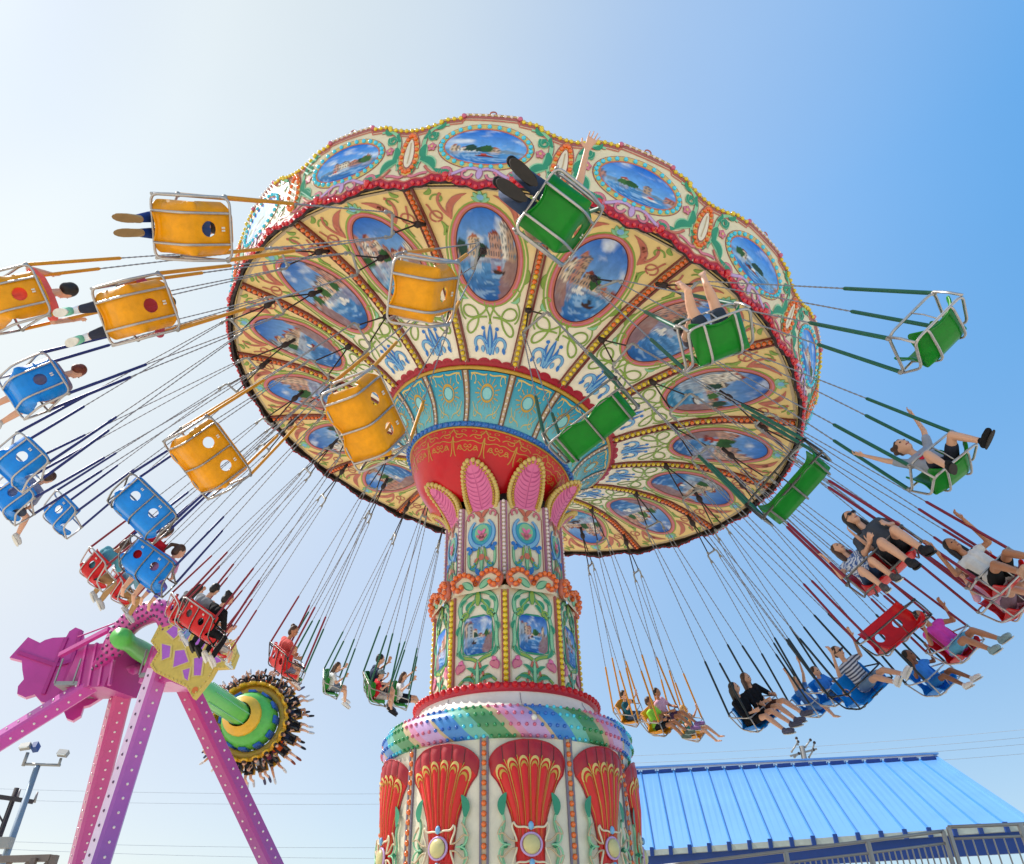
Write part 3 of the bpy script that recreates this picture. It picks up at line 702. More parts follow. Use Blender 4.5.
def flower():
    mb = MB(); o = Orn(mb, lambda u, z, off: fd(u, z, off+.05), .0)
    cz = 2.89
    mb.ball(fd(0, cz, .10), (.05, .108, .108), 'flower_cream', 16, 8, None); mb.tube([fd(.12*math.cos(a), cz+.12*math.sin(a), .09) for a in np.linspace(0, 2*PI, 25)[:-1]], .016, 'lavender', 6, True)
    P = lambda x, y: fd(x, cz+y, .085)
    for sx in (-1, 1):
        for sy in (-1, 1):
            mb.tube([P(sx*x, sy*y) for x, y in bez((.02, .17), (.1, .22), (.16, .14), (.20, .24))+bez((.20, .24), (.26, .2), (.17, .1), (.17, .03))[1:]], .013, 'cream', 6)
            mb.tube([P(sx*x, sy*y) for x, y in bez((.17, .04), (.28, .02), (.3, .16), (.36, .12))+bez((.36, .12), (.42, .08), (.36, .2), (.30, .26))[1:]], .012, 'beige', 6)
            mb.tube([P(sx*x, sy*y)-V((0, 0, 0)) for x, y in bez((.24, .0), (.36, -.02), (.42, .1), (.34, .2))], .011, 'green_mint', 6)
        mb.tube([fd(sx*x, cz+y, .03) for x, y in bez((.30, .0), (.42, .12), (.24, .2), (.34, .36))], .018, 'green_mint', 6)
        o.leaf((sx*.33, cz+.33), (sx*.28, cz+.58), .10, 'green_teal', -sx*.14, 0)
        mb.tube([fd(sx*x, cz+y, .03) for x, y in bez((.30, .0), (.42, -.12), (.24, -.2), (.34, -.36))], .018, 'green_mint', 6)
        mb.ball(fd(sx*.3, cz, .04), .035, 'green_teal', 8, 5)
    for sy in (-1, 1): mb.ball(fd(0, cz+sy*.2, .10), (.03, .035, .05), 'blue_light', 8, 5)
    return mb.mesh('drum_flower')
me_flow = flower()
me_ds = strip_bulbs(1.80, 0, 4.16, .06, 'bulb_orange', 'beige', 'grey_strip', .036, .118, 'drum_strip')
for k in range(10):
    X = Mx.Rotation(R(-99.6+36*k), 4, 'Z'); obj('drum_strip', me_ds, ride, X)
    X = Mx.Rotation(R(-99.6+36*k+18), 4, 'Z'); p = obj('red_shell', me_shell, ride, X); obj('drum_flower', me_flow, ride, X)
# ================================================================== SWING CHAIRS
def anchor(rho, phi, h=.12): return CAN @ V((rho*math.cos(phi), rho*math.sin(phi), -h))
CH = {'yellow': ('e89a04', 'd28c0c'), 'blue': ('0a86e2', '14246c'), 'red': ('cf1218', '84102c'), 'green': ('067a18', '0a5a42')}
for k_, (h1, h2) in CH.items():
    M['seat_'+k_] = H('seat_'+k_, h1, rough=.34, spec=.3, var=.16, scale=9, bump=.06); M['sleeve_'+k_] = H('sleeve_'+k_, h2, rough=.5, var=.1, scale=8)
M['sleeve_black'] = H('sleeve_black', '10242c', rough=.5)
SY = .76; WD = .88
def seat_mesh(w, holes, m):
    """moulded shell: seat pan, recline, back; curled sides; round hole(s) through the back"""
    prof = [(.285, -.02), (.27, .015), (.22, .03), (.10, .012), (-.02, .005), (-.12, .015), (-.185, .05), (-.225, .11), (-.255, .19), (-.285, .28), (-.315, .37), (-.338, .455), (-.352, .50), (-.385, .508)]
    prof = [(y*SY, z*.95) for y, z in prof]; d = [0]
    for a, b in zip(prof, prof[1:]): d.append(d[-1]+math.hypot(b[0]-a[0], b[1]-a[1]))
    T = d[-1]; nv = 44; nu = int(w/.018); hw = w/2
    def P(s, t):
        x = t*T; i = 0
        while i < len(d)-2 and d[i+1] < x: i += 1
        f = (x-d[i])/(d[i+1]-d[i]); y = prof[i][0]+(prof[i+1][0]-prof[i][0])*f; z = prof[i][1]+(prof[i+1][1]-prof[i][1])*f
        a = abs(s); c = max(0, (a-(1-.16/hw))/(.16/hw))**2
        crease = (t-.52); k = 1-math.exp(-(crease/.10)**2)
        up = .11*c*k*(1 if t < .52 else 0); fw = .13*c*k*(1 if t > .52 else 0)
        nb = max(1, round(w/.5)); dip = .035*math.cos(s*nb*PI)*(1 if t < .12 else 0)*(1-t/.12)
        return V((s*hw*(1-.05*c), y+fw-dip, z+up))
    bm = bmesh.new(); g = [[bm.verts.new(P(-1+2*i/nu, j/nv)) for i in range(nu+1)] for j in range(nv+1)]
    hc = [(.0, .70)] if holes == 1 else [(-.42, .70), (.42, .70)]; hr = .072
    def rel(i, j, h): return ((-1+2*i/nu-h[0])*hw, (j/nv-h[1])*T)
    for j in range(nv):
        for i in range(nu):
            ins = False
            for h in hc:
                x, y = rel(i+.5, j+.5, h)
                if math.hypot(x, y) < hr: ins = True
            if not ins: bm.faces.new((g[j][i], g[j][i+1], g[j+1][i+1], g[j+1][i]))
    for h in hc:
        for j in range(nv+1):
            for i in range(nu+1):
                x, y = rel(i, j, h); r = math.hypot(x, y)
                v = g[j][i]
                if r > 1e-4 and v.link_faces and len(v.link_faces) < 4 and r < hr*1.5 and 0 < i < nu and 0 < j < nv:
                    k = hr/r; v.co = P(h[0]+x*k/hw, h[1]+y*k/T)
    bmesh.ops.delete(bm, geom=[v for v in bm.verts if not v.link_faces], context='VERTS')
    me = bpy.data.meshes.new('seat'); bm.to_mesh(me); bm.free()
    o = bpy.data.objects.new('tmp', me); scene.collection.objects.link(o); s = o.modifiers.new('s', 'SOLIDIFY'); s.thickness = .016; s.offset = 0
    b = o.modifiers.new('b', 'SUBSURF'); b.levels = 1; b.render_levels = 1
    out = bpy.data.meshes.new_from_object(o.evaluated_get(bpy.context.evaluated_depsgraph_get())); bpy.data.objects.remove(o); bpy.data.meshes.remove(me)
    out.materials.clear(); out.materials.append(M[m]); out.polygons.foreach_set('use_smooth', [True]*len(out.polygons)); out.name = 'seat'
    return out
def arcpts(p, q, r, n=5):
    """round the corner p-c-q"""
    return p
def rounded(pts, r, closed=False, n=5):
    out = []; k = len(pts); pts = [V(p) for p in pts]
    for i in range(k):
        if not closed and i in (0, k-1): out.append(pts[i]); continue
        a, c, b = pts[i-1], pts[i], pts[(i+1) % k]; u = (a-c); v = (b-c); rr = min(r, u.length*.45, v.length*.45); p0 = c+u.normalized()*rr; p1 = c+v.normalized()*rr
        for j in range(n): t = j/(n-1); out.append(p0*(1-t)**2+c*2*t*(1-t)+p1*t*t)
    return out
def frame_mesh(w, ribs):
    mb = MB(); h = w/2+.035; r = .0145
    # lower loop: front bar, sides rising to the back bar
    mb.tube(rounded([(-h, .30, .0), (h, .30, .0), (h+.0, -.17, .10), (h, -.40, .44), (-h, -.40, .44), (-h, -.17, .10)], .09, True), r, 'steel', 8, True)
    # arm-rest loop with safety bar
    mb.tube(rounded([(-h, -.385, .42), (-h, -.30, .36), (-h, .30, .30), (h, .30, .30), (h, -.30, .36), (h, -.385, .42)], .10), r, 'steel', 8)
    for s in (-1, 1): mb.tube([(s*h, .285, .305), (s*h, .305, .15), (s*h, .29, .0)], r, 'steel', 8)
    mb.tube([(0, .305, .30), (0, .32, .15), (0, .285, .0)], .008, 'steel', 6)
    for i in range(ribs):
        x = (i-(ribs-1)/2)*(w*.56/(max(1, ribs-1)) if ribs == 2 else w*.40)
        mb.tube(rounded([(x, .30, -.005), (x, .26, -.02), (x, .0, -.024), (x, -.14, -.012), (x, -.21, .03), (x, -.275, .15), (x, -.36, .40), (x, -.40, .44)], .06), .0125, 'steel', 7)
    for s in (-1, 1):
        for y, z in ((.26, .31), (-.36, .415)): mb.ball((s*h, y, z), .03, 'galvanised', 8, 5)
    mb.v = [(x, y*SY, z) for x, y, z in mb.v]; return mb.mesh('frame')
def chain_mesh():
    mb = MB(); n = 90; pts = [(0, 0, i/n) for i in range(n+1)]; mb.tube(pts, [.011 if i % 2 else .0065 for i in range(n+1)], 'chain_steel', 5, False, False); return mb.mesh('chain')
me_chain = chain_mesh()
def sleeve_mesh(m):
    mb = MB(); mb.tube([(0, 0, 0), (0, 0, .02), (0, 0, 1.13), (0, 0, 1.15)], [.012, .021, .021, .012], m, 8); return mb.mesh('sleeve')
FR = {'single': frame_mesh(.52, 2), 'double': frame_mesh(WD, 3)}
SEAT = {}; SLV = {k: sleeve_mesh('sleeve_'+k) for k in ('yellow', 'blue', 'red', 'green', 'black')}
def spreader(w):
    mb = MB(); h = w/2
    mb.tube(rounded([(-h, 0, -.16), (-h, 0, 0), (h, 0, 0), (h, 0, -.16)], .06), .02, 'galvanised', 7)
    for s in (-1, 1): mb.ball((s*h, 0, -.17), .035, 'galvanised', 7, 5); mb.ball((s*h*.7, 0, .03), .03, 'galvanised', 7, 5)
    return mb.mesh('spreader_bar')
SPR = {'single': spreader(.34), 'double': spreader(.5)}
def zalign(p, q):
    p = V(p); d = V(q)-p; L = d.length; return Mx.Translation(p) @ d.to_track_quat('Z', 'Y').to_matrix().to_4x4() @ Mx.Diagonal((1, 1, L, 1))
def hanger_mesh(): 
    mb = MB(); mb.tube([(0, 0, 0), (0, 0, 1)], .014, 'iron_dark', 5, False, False); return mb.mesh('hanger_rod')
me_hang = hanger_mesh()
mb = MB(); mb.ball((0, 0, 0), (.06, .06, .09), 'iron_dark', 8, 6); mb.tube([(0, 0, 0), (0, 0, .22)], .035, 'iron_dark', 7); me_hook = mb.mesh('swivel_hook')
RING = {'D': (3.4, -1.428, [6.10, 4.30, -1.4065, .481, .087, -.105, -.013]), 'M': (4.5, -1.231, [7.625, 3.875, -1.234, .209, .069, -.075, -.021]), 'O': (5.0, -1.428, [8.3, 3.75, -1.48, .35, .07, -.072, -.002])}
CHAIRS = {}
M['plate_white'] = H('plate_white', 'd8d4c8', rough=.5)
mb = MB(); [mb.box((q*.013, 0, 0), (.016, .006, .034), 'plate_white') for q in (-1, 1)]; PLATE = mb.mesh('number_plate')
YAW = {'D0': 38, 'O0': 22, 'D1': -14, 'O1': 8, 'M0': 48, 'M1': 6, 'O15': 18, 'M15': 18, 'D15': 8}
def chair(key, px, py, colour, label, dd=0., sleeve=None):
    t = key[0]; k = int(key[1:]); rho, ph, s = RING[t]; kind = 'double' if t == 'D' else 'single'
    phi = ph-k*STEP; A = anchor(rho, phi)
    n2 = V((.203+s[5], -.018+s[6], 1)).normalized(); a2 = V((0, 1, 0)).cross(n2).normalized(); b2 = n2.cross(a2); p2 = s[2]-k*STEP
    P = V((-.17+s[3], 12+s[4], 10.706))-n2*s[1]+(a2*math.cos(p2)+b2*math.sin(p2))*s[0]
    dep = (P-V((0, 0, EYE))).dot(V((0, CP, SP)))+dd; Q = at_depth(px, py, dep)
    z = (A-Q).normalized(); f = V((0, 0, 0))+(CAN.to_3x3() @ V((math.sin(phi), -math.cos(phi), 0))); f = (f-z*f.dot(z)).normalized(); x = f.cross(z)
    Rm = Mx(((x.x, f.x, z.x), (x.y, f.y, z.y), (x.z, f.z, z.z)))
    Rm = Rm @ Mx.Rotation(R(YAW.get(key, 0)), 3, 'Z'); O = Q-Rm @ V((0, -.06, .14)); X = Mx.Translation(O) @ Rm.to_4x4(); Ai = X.inverted() @ A; Ld = Ai.length
    grp = ('double' if t == 'D' else 'single')+' swing chairs on chains'
    root = empty('swing_chair', X, label, 'swing chair', grp)
    if (kind, colour) not in SEAT: SEAT[kind, colour] = seat_mesh(.52 if kind == 'single' else WD, 1 if kind == 'single' else 2, 'seat_'+colour)
    st_ = obj('seat', SEAT[kind, colour], root)
    for hx in ((0,) if kind == 'single' else (-.42*WD/2, .42*WD/2)): obj('number_plate', PLATE, st_, Mx.Translation((hx, -.345*SY-.012, .37)) @ Mx.Rotation(.32, 4, 'X')); obj('frame', FR[kind], root)
    h = (.52 if kind == 'single' else WD)/2+.035; sp = .17 if kind == 'single' else .25; zs = Ld-.75
    up = V(Ai).normalized(); S0 = up*zs
    for sx in (-1, 1):
        for y, zz, oy in ((.26*SY, .31, .03), (-.36*SY, .415, -.03)):
            p = V((sx*h, y, zz)); q2 = S0+V((sx*sp, oy, -.17)); c = obj('chain', me_chain, root, zalign(p, q2))
            u = (q2-p).normalized(); L_ = (q2-p).length
            sl = obj('sleeve', SLV[sleeve or colour], c); sl.matrix_local = Mx.Diagonal((1, 1, 1/L_, 1))
    obj('spreader_bar', SPR[kind], root, Mx.Translation(S0))
    for sx in (-1, 1): obj('hanger_rod', me_hang, root, zalign(S0+V((sx*sp*.7, 0, .03)), Ai))
    obj('swivel_hook', me_hook, root, Mx.Translation(Ai) @ Mx.Identity(4))
    CHAIRS[key] = X
for a in [
    ('D0', 597, 430, 'green', 'empty green double swing chair in front of the tower hub'), ('D15', 797, 490, 'green', 'empty green double swing chair just outside the right canopy edge'),
    ('D1', 367, 422, 'yellow', 'empty yellow double swing chair beside the teal hub'), ('D2', 205, 461, 'yellow', 'empty yellow double swing chair against the sky left of the canopy', .8),
    ('D3', 138, 512, 'blue', 'empty blue double swing chair above the occupied blue double', .9), ('D4', 143, 569, 'blue', 'blue double swing chair carrying a red shirt and a ponytailed girl'),
    ('D5', 196, 625, 'red', 'red double swing chair in front of the yellow purple ornament'), ('D6', 281, 665, 'red', 'red double swing chair carrying a coral shirt and a blond toddler'),
    ('D7', 372, 692, 'green', 'green double swing chair carrying a navy shirt and a small red shirt'), ('D10', 660, 722, 'yellow', 'yellow double swing chair carrying a lime shirt rider, right of the drum'),
    ('D11', 757, 716, 'blue', 'blue double swing chair carrying two women in black', 0., 'black'), ('D12', 862, 690, 'blue', 'blue double swing chair carrying a man in a striped shirt', 0., 'black'),
    ('D13', 897, 633, 'red', 'empty red double swing chair'), ('D14', 888, 568, 'red', 'red double swing chair carrying a woman in dark boots and a girl'),
    ('M0', 720, 345, 'green', 'green single swing chair with bare feet over its rim'), ('M15', 948, 472, 'green', 'green single swing chair carrying a boy with raised arms'),
    ('M1', 425, 293, 'yellow', 'empty yellow single swing chair below the oval paintings'), ('M2', 132, 310, 'yellow', 'yellow single swing chair carrying a rider in mint shoes'),
    ('M3', 28, 387, 'blue', 'blue single swing chair carrying a boy in a grey mauve shirt'), ('M4', 8, 500, 'blue', 'blue single swing chair at left edge carrying a grey shirt'),
    ('M5', 92, 572, 'red', 'red single swing chair carrying a teal shirt rider'), ('M6', 174, 614, 'red', 'red single swing chair carrying a patterned grey shirt and jeans'),
    ('M7', 290, 670, 'green', 'green single swing chair mostly hidden behind the red double'), ('M8', 397, 698, 'green', 'green single swing chair nearest the tower on its left'),
    ('M10', 628, 716, 'yellow', 'yellow single swing chair nearest the tower on its right'), ('M12', 830, 695, 'blue', 'blue single swing chair carrying a small boy before the striped shirt', 0., 'black'),
    ('M13', 958, 650, 'red', 'red single swing chair carrying a woman in a magenta top'), ('M14', 1003, 580, 'red', 'red single swing chair at right edge carrying a white topped woman'),
    ('O0', 563, 220, 'green', 'green single swing chair highest up, with dark shoe soles beside it'), ('O15', 938, 339, 'green', 'empty green single swing chair against the blue sky, far right'),
    ('O1', 188, 228, 'yellow', 'yellow single swing chair highest up on the left, tan soles beside it', .35), ('O2', 4, 300, 'yellow', 'yellow single swing chair at left edge carrying a coral shirt'),
    ('O3', 15, 465, 'blue', 'empty blue single swing chair at left edge'), ('O4', 57, 517, 'blue', 'empty small blue single swing chair left of the blue double'),
    ('O5', 116, 590, 'red', 'red single swing chair behind the blue double, tan trousers below'), ('O6', 215, 646, 'red', 'red single swing chair carrying a small child in white'),
    ('O7', 328, 686, 'green', 'green single swing chair carrying a girl in white, left of a green double'), ('O10', 690, 731, 'yellow', 'yellow single swing chair carrying a blond barefoot child'),
    ('O11', 812, 707, 'blue', 'blue single swing chair carrying a girl in a denim dress', 0., 'black'), ('O12', 935, 684, 'blue', 'blue single swing chair carrying a girl in light blue', 0., 'black'),
    ('O13', 1014, 606, 'red', 'red single swing chair at right edge carrying a red haired rider')]: chair(*a)
# ================================================================== PEOPLE
SKIN = {'fair': H('skin_fair', 'd9a588', rough=.5, var=.06), 'tan': H('skin_tan', 'b97f5e', rough=.5, var=.06), 'brown': H('skin_brown', '8a5a40', rough=.5, var=.06)}
CLOTH = {}
def cloth(h):
    if h not in CLOTH: CLOTH[h] = H('cloth_'+h, h, rough=.85, var=.16, scale=9, bump=.25, spec=.2)
    return CLOTH[h]
HAIRM = {'dark': H('hair_dark', '1e1714', rough=.5, var=.3, scale=40), 'brown': H('hair_brown', '4a2f20', rough=.5, var=.3, scale=40), 'blond': H('hair_blond', 'b08c58', rough=.5, var=.25, scale=40), 'red': H('hair_red', '6e3018', rough=.5, var=.3, scale=40)}
M['eye'] = H('eye', '1a1414', rough=.2); M['lips'] = H('lips', 'a05048', rough=.5); M['dark_glass'] = H('dark_glass', '101014', rough=.1)
LEG = {'sit': ((.11, .36, .17), (.12, .50, -.22), (.13, .66, -.28)), 'fwd': ((.11, .38, .20), (.12, .74, .00), (.14, .86, .06)), 'mid': ((.11, .37, .19), (.13, .66, -.14), (.14, .81, -.14)),
       'splay': ((.20, .34, .19), (.32, .56, -.10), (.36, .71, -.12)), 'wide': ((.14, .37, .20), (.165, .68, .02), (.175, .83, .05)), 'hang': ((.20, .33, .16), (.27, .40, -.24), (.31, .54, -.27)), 'cross': ((.12, .24, .33), (.10, .44, .36), (.13, .50, .47)), 'drop': ((.10, .35, .17), (.10, .42, -.24), (.11, .56, -.31)), 'high': ((.14, .36, .26), (.12, .70, .22), (.13, .80, .32)), 'tuck': ((.10, .35, .17), (.08, .27, -.22), (.09, .40, -.31))}
ARM = {'hold': ((.31, -.05, .44), (.275, .15, .70), (.02, .15, .98)), 'bar': ((.26, -.02, .34), (.15, .17, .33), (-.3, .9, .1)), 'lap': ((.25, -.02, .32), (.10, .22, .24), (-.4, .9, -.1)),
       'up': ((.34, -.08, .78), (.46, -.04, 1.06), (.3, .05, .95)), 'side': ((.42, -.08, .62), (.66, .02, .70), (.95, .1, .3)), 'high': ((.26, -.04, .86), (.30, .02, 1.14), (.1, .1, .98)), 'grip': ((.32, -.12, .52), (.29, .14, .90), (.0, .15, .98))}
def striped(h1, h2, sc=38.):
    k = 'stripe_'+h1
    if k in CLOTH: return CLOTH[k]
    m = cloth(h1).copy(); m.name = k; nt = m.node_tree; wv = nt.nodes.new('ShaderNodeTexWave'); wv.bands_direction = 'Z'; wv.inputs['Scale'].default_value = sc/2; wv.inputs['Distortion'].default_value = 1.; tc = nt.nodes.new('ShaderNodeTexCoord'); nt.links.new(tc.outputs['Object'], wv.inputs[0])
    mx = nt.nodes.new('ShaderNodeMix'); mx.data_type = 'RGBA'; mx.inputs[6].default_value = (*hexc(h1), 1); mx.inputs[7].default_value = (*hexc(h2), 1); nt.links.new(wv.outputs['Fac'], mx.inputs[0]); nt.links.new(mx.outputs[2], nt.nodes['Principled BSDF'].inputs['Base Color'])
    CLOTH[k] = m; return m
def mottled(h1, h2, sc=26.):
    m = striped(h1, h2, sc); nt = m.node_tree; w_ = [n for n in nt.nodes if n.type == 'TEX_WAVE'][0]; w_.bands_direction = 'DIAGONAL'; w_.inputs['Distortion'].default_value = 14.; return m
def person(X, label, skin='fair', shirt='d0d0d0', sleeve=.5, bottom='shorts', bcol='30364a', shoes='c8c8c8', hair='brown', style='short', legs='sit', arms='hold', sc=1., look=(0, 0), glasses=False, cap=None, vox=.013, group='riders on the swing chairs', socks=None, rlegs=None, llegs=None, simple=False, arm_l=None, arm_r=None, dress=False, lean=0., vest=None, pat=None, emblem=None, fine_hand=False):
    sk = SKIN[skin]; s = sc; MBp = MB()
    lg = {1: LEG[rlegs or legs], -1: LEG[llegs or legs]}
    aa = arms if isinstance(arms, tuple) else (arms, arms); ag = {-1: ARM[arm_l or aa[0]], 1: ARM[arm_r or aa[1]]}
    kid = sc < .85; hs = 1.0 if not kid else 1.18          # children have relatively larger heads
    def T(p): 
        x, y, z = p; y += lean*(z-.1) if z > .1 else 0
        return V((x*s, y*s+(-.12*(1-s)), z*s+.02))
    def Lg(side, i): x, y, z = lg[side][i]; return T((x*side, y, z))
    def Ag(side, i): x, y, z = ag[side][i]; return T((x*side, y, z))
    hip = {q: T((q*.085, -.12, .135)) for q in (-1, 1)}; sh = {q: T((q*.165, -.16, .555)) for q in (-1, 1)}
    H0 = T((0, -.13, .80)); Hm = Mx.Rotation(R(look[0]), 3, 'Z') @ Mx.Rotation(R(look[1]), 3, 'X')
    hp = lambda p: H0+Hm @ (V(p)*s*hs)
    def torso(mb, m, e=0., low=.14):
        for q in (-1, 1):
            mb.capsule(T((q*.05, -.16, .49)), (.105+e)*s, T((q*.055, -.14, .30)), (.092+e)*s, m); mb.capsule(T((q*.055, -.14, .30)), (.092+e)*s, T((q*.07, -.12, low)), (.105+e)*s, m)
            mb.capsule(T((q*.04, -.16, .55)), (.07+e)*s, sh[q], (.058+e)*s, m)
    def limb_leg(mb, m, e, f0, f1, q):
        a, b, c = hip[q], Lg(q, 0), Lg(q, 1)
        if f1 <= 1: mb.capsule(a, (.088+e)*s, a.lerp(b, f1), (.088-.032*f1+e)*s, m)
        else:
            mb.capsule(a, (.088+e)*s, b, (.056+e)*s, m); mb.capsule(b, (.056+e)*s, b.lerp(c, .3*min(1, f1-1)), (.056+e)*s, m); mb.capsule(b.lerp(c, .3*min(1, f1-1)), (.056+e)*s, b.lerp(c, f1-1), (.036+.012*(2-f1)+e)*s, m)
    def hand(mb, q):
        p = Ag(q, 1); d = (V(ag[q][2])*V((q, 1, 1)) if False else V((ag[q][2][0]*q, ag[q][2][1], ag[q][2][2]))).normalized()
        w = V((0, 1, 0)) if abs(d.y) < .7 else V((0, 0, 1)); w = (w-d*w.dot(d)).normalized(); n = d.cross(w)
        pe = p+d*.085*s
        for a in (-.024, 0, .024): mb.capsule(p+w*a*.6*s, .019*s, pe+w*a*s, .018*s, sk, 8, 3)
        curl = .0 if (aa[0] in ('side', 'up', 'high') or fine_hand) else .6
        fr = .0085 if fine_hand else max(.0095, vox*.75)
        for i, (a, L) in enumerate(((-.034, .062), (-.012, .076), (.012, .074), (.034, .058))):
            b0 = pe+w*a*s*(1.15 if fine_hand else 1); dd = (d+w*a*5.5*(1-curl)).normalized(); b1 = b0+dd*L*.55*s; b2 = b1+(dd*(1-curl)+n*curl*-q).normalized()*L*.55*s
            mb.capsule(b0-dd*.02*s, fr*s*1.1, b1, fr*s, sk, 7, 3); mb.capsule(b1, fr*s, b2, fr*.85*s, sk, 7, 3)
        t0 = p+w*.03*s; t1 = t0+(w*.9+d*.5).normalized()*.045*s; t2 = t1+(w*.4+d).normalized()*.035*s
        mb.capsule(t0, .014*s, t1, .012*s, sk, 7, 3); mb.capsule(t1, .0115*s, t2, .0095*s, sk, 7, 3)
    # body: one continuous surface
    torso(MBp, sk, 0, .15); MBp.capsule(T((0, -.16, .56)), .052*s, T((0, -.145, .70)), .047*s, sk)
    MBp.ball(hp((0, 0, .02)), (.078*s*hs, .092*s*hs, .108*s*hs), sk, 14, 10, Hm); MBp.ball(hp((0, .03, -.045)), (.055*s*hs, .058*s*hs, .06*s*hs), sk, 12, 8, Hm)
    MBp.capsule(hp((0, .088, .015)), .010*s*hs, hp((0, .104, -.018)), .015*s*hs, sk, 8, 3)
    for q in (-1, 1):
        MBp.ball(hp((q*.08, -.008, .0)), (.012*s*hs, .02*s*hs, .03*s*hs), sk, 8, 6, Hm)
        MBp.capsule(hip[q], .086*s, Lg(q, 0), .056*s, sk); k, a, t = Lg(q, 0), Lg(q, 1), Lg(q, 2)
        MBp.capsule(k, .054*s, k.lerp(a, .32), .054*s, sk); MBp.capsule(k.lerp(a, .32), .054*s, a, .034*s, sk)
        MBp.capsule(a-(t-a).normalized()*.03*s, .034*s, a.lerp(t, .6), .033*s, sk); MBp.capsule(a.lerp(t, .6), .034*s, t, .022*s, sk)
        if not shoes:
            d = (t-a).normalized(); w = d.cross((k-a).normalized()).normalized()
            for i in range(5): MBp.capsule(t+w*(i-2)*.016*s, .012*s, t+w*(i-2)*.018*s+d*(.04-.004*abs(i-1))*s, .0105*s, sk, 7, 3)
        MBp.capsule(sh[q], .052*s, Ag(q, 0), .038*s, sk); MBp.capsule(Ag(q, 0), .037*s, Ag(q, 1), .024*s, sk); hand(MBp, q)
    root = obj('person', remesh(MBp, 'person', vox, 2), None, X, label, 'person', group)
    # clothes
    if dress or shirt:
        mb = MB(); m = pat or cloth(shirt); torso(mb, m, .014, .13 if not dress else .15)
        for q in (-1, 1):
            if sleeve > 0:
                if sleeve <= 1: mb.capsule(sh[q], .068*s, sh[q].lerp(Ag(q, 0), sleeve), (.066-.012*sleeve)*s, m)
                else: mb.capsule(sh[q], .068*s, Ag(q, 0), .052*s, m); mb.capsule(Ag(q, 0), .05*s, Ag(q, 0).lerp(Ag(q, 1), min(.92, sleeve-1)), .038*s, m)
            if dress: mb.capsule(hip[q], .115*s, hip[q].lerp(Lg(q, 0), .75), .10*s, m); mb.capsule(hip[q]*.3+hip[-q]*.7, .115*s, (hip[q].lerp(Lg(q, 0), .7))*.7+(hip[-q].lerp(Lg(-q, 0), .7))*.3, .09*s, m)
        me = remesh(mb, 'dress' if dress else 'shirt', vox*1.1, 2); obj('dress' if dress else 'shirt', me, root)
    if emblem:
        b = MB(); b.ball(T((.05, -.035, .45)), (.055*s, .018*s, .05*s), cloth(emblem), 10, 6); b.build('emblem', root)
    if vest:
        mb = MB(); m = cloth(vest)
        for q in (-1, 1): mb.capsule(T((q*.075, -.17, .50)), .100*s, T((q*.08, -.15, .28)), .092*s, m); mb.capsule(T((q*.10, -.16, .56)), .074*s, sh[q], .068*s, m)
        obj('vest', remesh(mb, 'vest', vox*1.1, 2), root)
    if not dress:
        mb = MB(); m = cloth(bcol); f = {'shorts': .62, 'pants': 1.9, 'capri': 1.55, 'skirt': .5}[bottom]
        for q in (-1, 1):
            mb.capsule(T((q*.05, -.13, .24)), .108*s, T((q*.07, -.12, .13)), .118*s, m); limb_leg(mb, m, .016 if f < 1 else .012, 0, f, q)
        obj('shorts' if f < 1 else 'trousers', remesh(mb, 'bottoms', vox*1.1, 2), root)
    if shoes:
        mb = MB(); m = cloth(shoes); mb2 = MB()
        for q in (-1, 1):
            mb = MB(); k, a, t = Lg(q, 0), Lg(q, 1), Lg(q, 2); d = (t-a).normalized(); up_ = (k-a).normalized(); nn = (up_-d*up_.dot(d)).normalized(); he = a-d*.045*s-nn*.012*s
            mb.capsule(he, .049*s, a.lerp(t, .55), .052*s, m); mb.capsule(a.lerp(t, .55), .053*s, t+d*.03*s, .042*s, m); mb.capsule(a-d*.005*s, .042*s, a+up_*.045*s, .042*s, m)
            so_ = obj('shoe', remesh(mb, 'shoe', vox*.9, 2), root)
            b2 = MB(); o_ = -nn*.047*s; w = d.cross(nn); pts = []
            for i in range(16):
                an = 2*PI*i/16; pts.append(a.lerp(t, .45)+d*math.cos(an)*.165*s+w*math.sin(an)*(.050+.009*math.cos(an))*s+o_)
            b2.add(pts+[p-nn*.014*s for p in pts], [tuple(range(16)), tuple(range(31, 15, -1))]+[(i, (i+1) % 16, 16+(i+1) % 16, 16+i) for i in range(16)], cloth('3a3634' if shoes in ('1c1c20', '2a2a30') else 'd8d4cc' if shoes != 'a08868' else '8a6c48')); b2.build('sole', so_)
            if socks: b3 = MB(); b3.capsule(a+up_*.03*s, .041*s, a+up_*.11*s, .045*s, cloth(socks)); b3.build('sock', root)
    if not simple:
        for q in (-1, 1): b = MB(); b.ball(hp((q*.031, .086, .022)), (.013*s*hs, .008*s*hs, .009*s*hs), 'eye', 8, 6, Hm); b.build('eye', root)
        b = MB(); b.capsule(hp((-.02, .085, -.052)), .0065*s*hs, hp((.02, .085, -.052)), .0065*s*hs, 'lips', 7, 3); b.build('mouth', root)
    if glasses:
        b = MB()
        for q in (-1, 1): b.ball(hp((q*.034, .096, .022)), (.031*s, .010*s, .024*s), 'dark_glass', 10, 6, Hm); b.tube([hp((q*.062, .09, .026)), hp((q*.084, .0, .02))], .005*s, 'dark_glass', 5)
        b.tube([hp((-.01, .1, .026)), hp((.01, .1, .026))], .005*s, 'dark_glass', 5); b.build('sunglasses', root)
    hb = MB(); hm = HAIRM[hair]; Q = lambda c, r: hb.ball(hp(c), tuple(x*s*hs for x in r), hm, 14, 9, Hm)
    Q((0, -.022, .045), (.088, .092, .095))
    if style == 'short': Q((0, -.05, .0), (.08, .065, .08))
